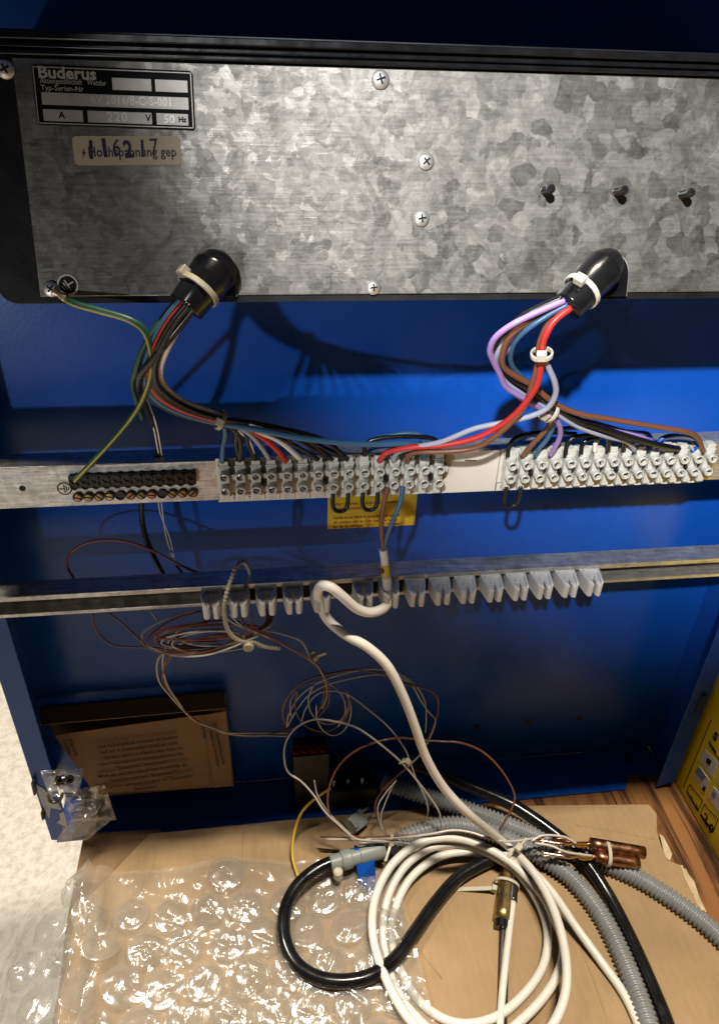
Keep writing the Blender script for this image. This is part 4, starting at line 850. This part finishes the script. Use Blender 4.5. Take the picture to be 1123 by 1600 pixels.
# =================================================================== CARDBOARD ON THE TABLE
def sheet_poly(pts, z): return [(p.x, p.y) for p in [atz(a, b2, z) for a, b2 in pts]]
cz = .0048
main = [(-.096, -.0412), (.02, -.0408), (.12, -.0415)]+sheet_poly([(900, 1258), (1013, 1257), (1026, 1272), (1026, 1300), (1034, 1325), (1043, 1345), (1063, 1352), (1070, 1372), (1088, 1410), (1110, 1450), (1128, 1490), (1150, 1540)], cz)
main += [(.30, -.26), (-.14, -.26), (-.140, -.095)]
cb1 = thing('cardboard_sheet', 'large light brown cardboard sheet under the white coil', 'cardboard', (.08, -.15, .0))
MB().prism(main, .0026, cz).build('sheet', 'cardboard', cb1, bevel=.0003)
cp = [atz(381, 1300, cz), atz(379, 1340, cz), atz(376, 1400, cz)]
MB().tube([p+Vector((0, 0, -.0002)) for p in cp], .0007, 6).build('crease', 'cardboard', cb1, smooth=2)
for pp_ in ([(520, 1345), (600, 1420), (690, 1530)], [(900, 1290), (960, 1300), (1020, 1312)], [(250, 1300), (240, 1350), (222, 1400)], [(880, 1420), (930, 1540), (960, 1640)]):
    MB().tube([atz(a_, b9, cz)+Vector((0, 0, -.00035)) for a_, b9 in pp_], .0008, 6).build('crease', 'cardboard', cb1, smooth=2)
fl1 = sheet_poly([(131, 1303), (250, 1296), (245, 1340), (215, 1420), (180, 1500), (90, 1560), (104, 1440)], .0024)
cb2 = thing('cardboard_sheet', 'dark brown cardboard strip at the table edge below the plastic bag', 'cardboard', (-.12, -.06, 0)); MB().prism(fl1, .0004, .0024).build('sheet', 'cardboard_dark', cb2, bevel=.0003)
for k_, (pp, z0) in enumerate((([(1030, 1303), (1037, 1308), (1050, 1335), (1046, 1346), (1038, 1338)], .0030), ([(1043, 1352), (1066, 1352), (1085, 1398), (1076, 1400)], .0030), ([(1058, 1356), (1072, 1356), (1105, 1425), (1092, 1420)], .0016), ([(1090, 1415), (1104, 1428), (1126, 1482), (1116, 1480)], .0022), ([(1074, 1360), (1086, 1375), (1098, 1412), (1092, 1408)], .0007))):
    mb = MB(); base = [Vector((x, y, 0)) for x, y in sheet_poly(pp, .004)]
    mb.prism([(p.x, p.y) for p in base], z0, z0+.0012); mb.build('torn_liner', 'torn', cb1, bevel=.0003)
# torn fluted edge
mb = MB()
for i in range(46):
    t_ = i/45; p = atz(1043+t_*95, 1349+t_*160, .003); mb.tube([p+Vector((-.004, 0, 0)), p+Vector((random.uniform(.001, .004), random.uniform(-.002, .002), random.uniform(-.001, .001)))], random.uniform(.0004, .0011), 5, smooth=False)
o_ = mb.build('torn_edge', 'torn', cb1); o_['kind'] = 'stuff'

# =================================================================== BUBBLE WRAP
bw = thing('bubble_wrap', 'clear bubble wrap sheet draped over the cardboard and the table edge', 'bubble wrap', (-.05, -.15, .006))
def wrap_z(x, y):
    z = .0095+.0045*noise.noise(Vector((x*19, y*19, .3)))+.0012*noise.noise(Vector((x*60, y*60, 2.3)))
    z += .011*math.exp(-((x+.122+.010*noise.noise(Vector((y*18, 3, 0))))/.010)**2)
    if x < -.132: d = -.132-x; z -= min(d*d*9, .06+ (d-.08)*.9) if d < .08 else .0576+(d-.08)*1.1
    return z
wx0, wx1, wy1, wy0 = -.235, .083, -.074, -.235
def wrap_pt(u, v):
    x = wx0+(wx1-wx0)*u; yt = wy1-.004*sin(u*9)-.010*noise.noise(Vector((u*5, 1, 0)))-(.012*(1-u/.28) if u < .28 else 0)-(.018*(u-.8)/.2 if u > .8 else 0)
    xx = x+(.010*v if u > .9 else 0); y = yt+(wy0-yt)*v
    return Vector((xx, y, wrap_z(xx, y)+.0030*abs(noise.noise(Vector((x*70, y*70, 5))))+.0010*noise.noise(Vector((x*190, y*190, 5)))))
MB().grid(wrap_pt, 170, 96).build('film', 'bubble_film', bw, smooth=2)
def bubble_mesh(seed):
    R = .0128; H = .0050; nr, ns = 12, 34; mb = MB(); off = Vector((seed*7.3, seed*1.7, 0))
    creases = [(random.uniform(0, pi), random.uniform(-.006, .006), random.uniform(.25, .6), random.uniform(.0012, .0026)) for _ in range(random.choice((2, 3, 4)))]
    def fn(i, j):
        a = 2*pi*j/ns; rr = i/nr; r = R*rr*(1+.05*noise.noise(Vector((cos(a)*1.5, sin(a)*1.5, seed))))
        x, y = r*cos(a), r*sin(a)
        prof = (1-rr**2.6)+.22*math.exp(-((rr-.95)/.05)**2)
        dent = 0
        for (an, of_, dp, wd_) in creases:
            dd = abs(x*cos(an)+y*sin(an)-of_+.0012*noise.noise(Vector((x*130, y*130, seed))))
            dent += dp*max(0, 1-dd/wd_)
        n2 = .55*noise.noise(Vector((x*130, y*130, seed*3.1)))
        return Vector((x, y, max(.0001, H*prof*(1+n2-dent))))
    vs = [fn(0, 0)]+[fn(i, j) for i in range(1, nr+1) for j in range(ns)]
    fs = [(0, 1+j, 1+(j+1) % ns) for j in range(ns)]
    for i in range(1, nr):
        for j in range(ns): a = 1+(i-1)*ns+j; b2 = 1+(i-1)*ns+(j+1) % ns; fs.append((a, a+ns, b2+ns, b2))
    mb.add(vs, fs); return mb.data('bubble', 'bubble_dome', 2)
BUB = [bubble_mesh(k_) for k_ in range(14)]
sp_ = .0264; row = 0; yy = -.084
while yy > -.228:
    xx = wx0+.014+(sp_/2 if row % 2 else 0)
    while xx < wx1-.012:
        u = (xx-wx0)/(wx1-wx0)
        top = wrap_pt(u, 0).y-.012
        if yy < top:
            e = .004; z = wrap_z(xx, yy); nrm = Vector((-(wrap_z(xx+e, yy)-wrap_z(xx-e, yy))/(2*e), -(wrap_z(xx, yy+e)-wrap_z(xx, yy-e))/(2*e), 1)).normalized()
            o_ = bpy.data.objects.new('bubble', random.choice(BUB)); COL.objects.link(o_); o_.parent = bw
            M = nrm.to_track_quat('Z', 'Y').to_matrix().to_4x4() @ Matrix.Rotation(random.uniform(0, 2*pi), 4, 'Z') @ Matrix.Diagonal((1, random.uniform(.92, 1.02), random.uniform(.35, 1.15), 1)); M.translation = Vector((xx+random.uniform(-.0018, .0018), yy+random.uniform(-.0018, .0018), z+.0004))
            o_.matrix_basis = wm(bw).inverted() @ M
        xx += sp_
    yy -= sp_*.866; row += 1

# =================================================================== PRINTED CARTON FOLDER
nb_ = thing('printed_folder', 'brown printed cardboard folder leaning against the back panel at lower left', 'folder', aty(250, 1240, -.012))
def panel(name, px, ys, th, m='cardboard_note'):
    q = [aty(p[0], p[1], y) for p, y in zip(px, ys)]; n = (q[1]-q[0]).cross(q[2]-q[1]).normalized()
    if n.y > 0: n = -n
    o = MB().hexa(q, -n*th).build(name, m, nb_, bevel=.0004); return o, q, n
panel('back_panel', [(64, 1112), (352, 1086), (366, 1228), (150, 1246)], [-.004, -.004, -.010, -.010], .001)
panel('top_flap', [(61, 1106), (349, 1080), (354, 1107), (64, 1133)], [-.006, -.006, -.018, -.020], .0012)
fp, q, n = panel('front_panel', [(84, 1149), (354, 1112), (365, 1229), (150, 1241)], [-.017, -.017, -.020, -.022], .0012)
panel('side_flap', [(318, 1118), (353, 1111), (364, 1228), (334, 1232)], [-.0190, -.0190, -.0215, -.0225], .0008)
ux = (aty(355, 1140, -.0195)-aty(140, 1168, -.0195)).normalized(); uy = n.cross(ux).normalized()
NM = Matrix((( *ux, 0), (*uy, 0), (*n, 0), (0, 0, 0, 1))).transposed()
lines = ('Die Schaltpläne müssen in jedem', 'Fall im Schaltkasten bleiben und', 'dürfen nicht entfernt werden.', 'Inbetriebnahme-Funktionskontrolle', '"Ecomatic" beachten!', 'Mise en service observer contrôle de', 'fonctionnement "Ecomatic"!', 'Putting into service control of "Ecomatic"', 'beachten!')
for i, tx in enumerate(lines):
    cpx = 216+i*1.6; cpy = 1157+i*8.9; p = aty(cpx, cpy+3, -.0200-.0003*i)+n*.0012
    M = NM.copy(); M.translation = p; lettering(fp, tx, M, .0050, 'brown_ink', align='CENTER', bold=.00009, sx=.86)
for (px, py, tx) in ((314, 1130, 'der Anlage'), (325, 1128, 'Inbetriebnahme nur durch Fachmann'), (334, 1126, 'the switching diagrams must remain'), (100, 1152, 'Les schémas'), (109, 1151, 'ne pas enlever')):
    M = NM @ Matrix.Rotation(-pi/2, 4, 'Z'); M.translation = aty(px, py, -.0195)+n*.0028; lettering(fp, tx, M, .0038, 'brown_ink', bold=.00006, sx=.8)

# =================================================================== PLASTIC BAG WITH FIXINGS
bag = thing('plastic_bag', 'crumpled clear plastic bag of metal fixings at the cabinet corner', 'plastic bag', aty(110, 1310, -.05))
def crumple(px, ys, nu=18, nv=18, amp=.003, seed=0):
    q = [aty(p[0], p[1], y) for p, y in zip(px, ys)]
    def fn(u, v):
        p = q[0].lerp(q[1], u).lerp(q[3].lerp(q[2], u), v); e = min(1, 6*min(u, 1-u, v, 1-v)+.35)
        return p+Vector((.5, -1, .5))*amp*e*(noise.noise(p*90+Vector((seed, 0, 0)))+.6*noise.noise(p*230+Vector((seed, 3, 0))))
    return MB().grid(fn, nu, nv)
crumple([(62, 1205), (132, 1198), (122, 1243), (78, 1246)], [-.050, -.044, -.062, -.066], amp=.003).build('pouch_film', 'bag_film', bag, smooth=2)
crumple([(92, 1192), (130, 1212), (118, 1240), (74, 1236)], [-.046, -.046, -.070, -.070], amp=.0035, seed=4).build('pouch_film', 'bag_film', bag, smooth=2)
crumple([(96, 1240), (164, 1226), (182, 1282), (112, 1284)], [-.060, -.045, -.050, -.066], amp=.005, seed=2).build('bag_flap', 'bag_film', bag, smooth=2)
crumple([(112, 1280), (180, 1276), (138, 1312), (84, 1318)], [-.066, -.052, -.062, -.075], amp=.004, seed=7).build('bag_flap', 'bag_film', bag, smooth=2)
crumple([(100, 1250), (150, 1250), (150, 1300), (96, 1316)], [-.058, -.046, -.056, -.070], amp=.004, seed=9).build('bag_flap', 'bag_film', bag, smooth=2)
for (px, py, r, an) in ((92, 1219, .0026, .3), (100, 1217, .0024, 1.1), (109, 1218, .0026, .1), (86, 1226, .0022, 2.), (96, 1228, .0022, .7)):
    c = aty(px, py, -.062); M = Matrix.Translation(c) @ Euler((1.2, an, an*2)).to_matrix().to_4x4()
    MB().lathe([(r, -.0012), (r*1.1, 0), (r, .0012), (r*.6, .0012), (r*.5, -.0008)], M, 12).build('metal_fixing', 'dark_steel', bag, smooth=True)
c = aty(85, 1246, -.070); MB().tube([c+Vector((-.0035, 0, .002)), c+Vector((-.003, -.001, -.002)), c+Vector((0, -.0015, -.0035)), c+Vector((.0035, -.001, -.0015)), c+Vector((.0055, 0, .003))], .0011, 8).build('metal_fixing', 'dark_steel', bag, smooth=2)

# =================================================================== CONNECTORS IN THE SHADE
cn = thing('plug_connector', 'black plug connector block with red sockets in the dark cabinet bottom', 'connector', atz(490, 1268, .0015))
p = aty(480, 1162, -.022); q0 = aty(455, 1240, -.022)
MB().box(p.x-.011, p.x+.016, -.030, -.012, .0016, p.z-.004).build('housing', 'black_plastic', cn, bevel=.001)
for k_ in range(4): MB().lathe([(.0030, 0), (.0030, .006), (.0022, .006), (.0020, .002)], Matrix.Translation((p.x-.0085+.0066*k_, -.025, p.z-.004)) @ Matrix.Rotation(.5, 4, 'X'), 12).build('socket', 'red_plastic', cn, smooth=True)
cn2 = thing('plug_connector', 'black plug housing lying beside the end of the upper conduit', 'connector', atz(560, 1250, .0015))
a = atz(500, 1240, .012); b2 = atz(590, 1225, .026)
MB().box(a.x, b2.x, -.034, -.016, .0018, .024).build('housing', 'black_plastic', cn2, bevel=.0012)
for k_ in range(3):
    c = Vector((a.x+.010+.011*k_, -.030, .024)); MB().box(c.x-.0012, c.x+.0012, c.y-.0006, c.y+.0006, .0241, .033).build('contact_pin', 'steel', cn2, bevel=.0003)
gc = thing('grey_plug', 'small grey plastic plug lying under the thin wires', 'plug', atz(556, 1292, .0))
c = atz(556, 1285, .012); M = Matrix.Translation(c) @ Euler((.5, .2, .7)).to_matrix().to_4x4()
MB().box(-.007, .007, -.006, .006, -.0045, .0045, M).build('body', 'gland_grey', gc, bevel=.0008)
for k_ in (-1, 1): MB().tube([M @ Vector((.006, k_*.003, 0)), M @ Vector((.012, k_*.003, -.001)), M @ Vector((.019, k_*.0025, -.003))], .0011, 8).build('pin', 'gland_grey', gc, smooth=2)
MB().box(-.0078, -.0035, -.0035, .0035, .0046, .0068, M).build('latch', 'gland_grey', gc, bevel=.0005)

# =================================================================== YELLOW BOX
BX = .3288
yb = thing('yellow_carton', 'yellow printed product carton standing on the table beside the cabinet', 'carton', (BX+.06, -.12, 0))
MB().box(BX, BX+.13, -.30, .06, .0006, .155).build('carton', 'yellow_box', yb, bevel=.0008)
MB().box(BX-.0006, BX+.1306, -.3006, .0606, .1215, .1562).build('lid', 'yellow_box', yb, bevel=.0008)
def face(px, m, name, h=.0003, z=0):
    q = [atx(p[0], p[1], BX) for p in px]; return MB().hexa([p-Vector((z, 0, 0)) for p in q], (-h, 0, 0)).build(name, m, yb)
def zb(*pts): return [(1040+x/5., 1040+y/5.) for x, y in pts]
face(zb((308, 655), (410, 760), (372, 880), (265, 740)), 'box_white', 'printed_panel'); face(zb((330, 720), (362, 750), (345, 785), (318, 755)), 'black_ink', 'printed_figure', z=.0004)
face(zb((262, 785), (345, 900), (308, 1005), (215, 865)), 'box_white', 'printed_panel'); face(zb((262, 790), (320, 870), (290, 900), (232, 830)), 'box_blue', 'printed_figure', z=.0004); face(zb((300, 940), (318, 955), (305, 990), (285, 970)), 'black_ink', 'printed_figure', z=.0004)
face(zb((375, 945), (460, 1050), (425, 1170), (330, 1030)), 'box_white', 'printed_panel'); face(zb((375, 975), (400, 1005), (385, 1045), (358, 1010)), 'box_grey', 'printed_figure', z=.0004)
face(zb((420, 860), (470, 910), (450, 970), (400, 910)), 'box_white', 'printed_panel')
# ink frames
def inkline(a, b2, wpx=.0005, m='black_ink'):
    A_, B2 = [atx(*zb(p)[0], BX) for p in (a, b2)]; d = (B2-A_).normalized(); nn = Vector((0, -d.z, d.y))*wpx
    MB().hexa([A_-nn, A_+nn, B2+nn, B2-nn], (-.0003, 0, 0)).build('printed_line', m, yb)
for a, b2 in (((300, 1085), (408, 1205)), ((408, 1205), (370, 1305)), ((190, 930), (290, 1060)), ((290, 1060), (250, 1135)), ((190, 930), (165, 985)), ((300, 1085), (270, 1165)), ((355, 425), (140, 950))): inkline(a, b2, .0003)
inkline((270, 1165), (370, 1300), .0011); inkline((165, 985), (250, 1130), .0009)
YM = Matrix(((0, 0, -1, 0), (-1, 0, 0, 0), (0, 1, 0, 0), (0, 0, 0, 1)))   # text reads towards the viewer along -Y
def boxtext(p, tx, size, bold=.0001):
    c = atx(*zb(p)[0], BX); M = YM.copy(); M.translation = c-Vector((.0004, 0, 0)); lettering(yb, tx, M, size, 'black_ink', bold=bold, name='printed_lettering')
boxtext((285, 1195), '2.0', .012, .0003); boxtext((190, 1035), '2x 2x', .006); boxtext((368, 560), 'S', .010, .0004); boxtext((335, 600), 'SCREEN', .003); boxtext((340, 625), 'STANDARD', .003)
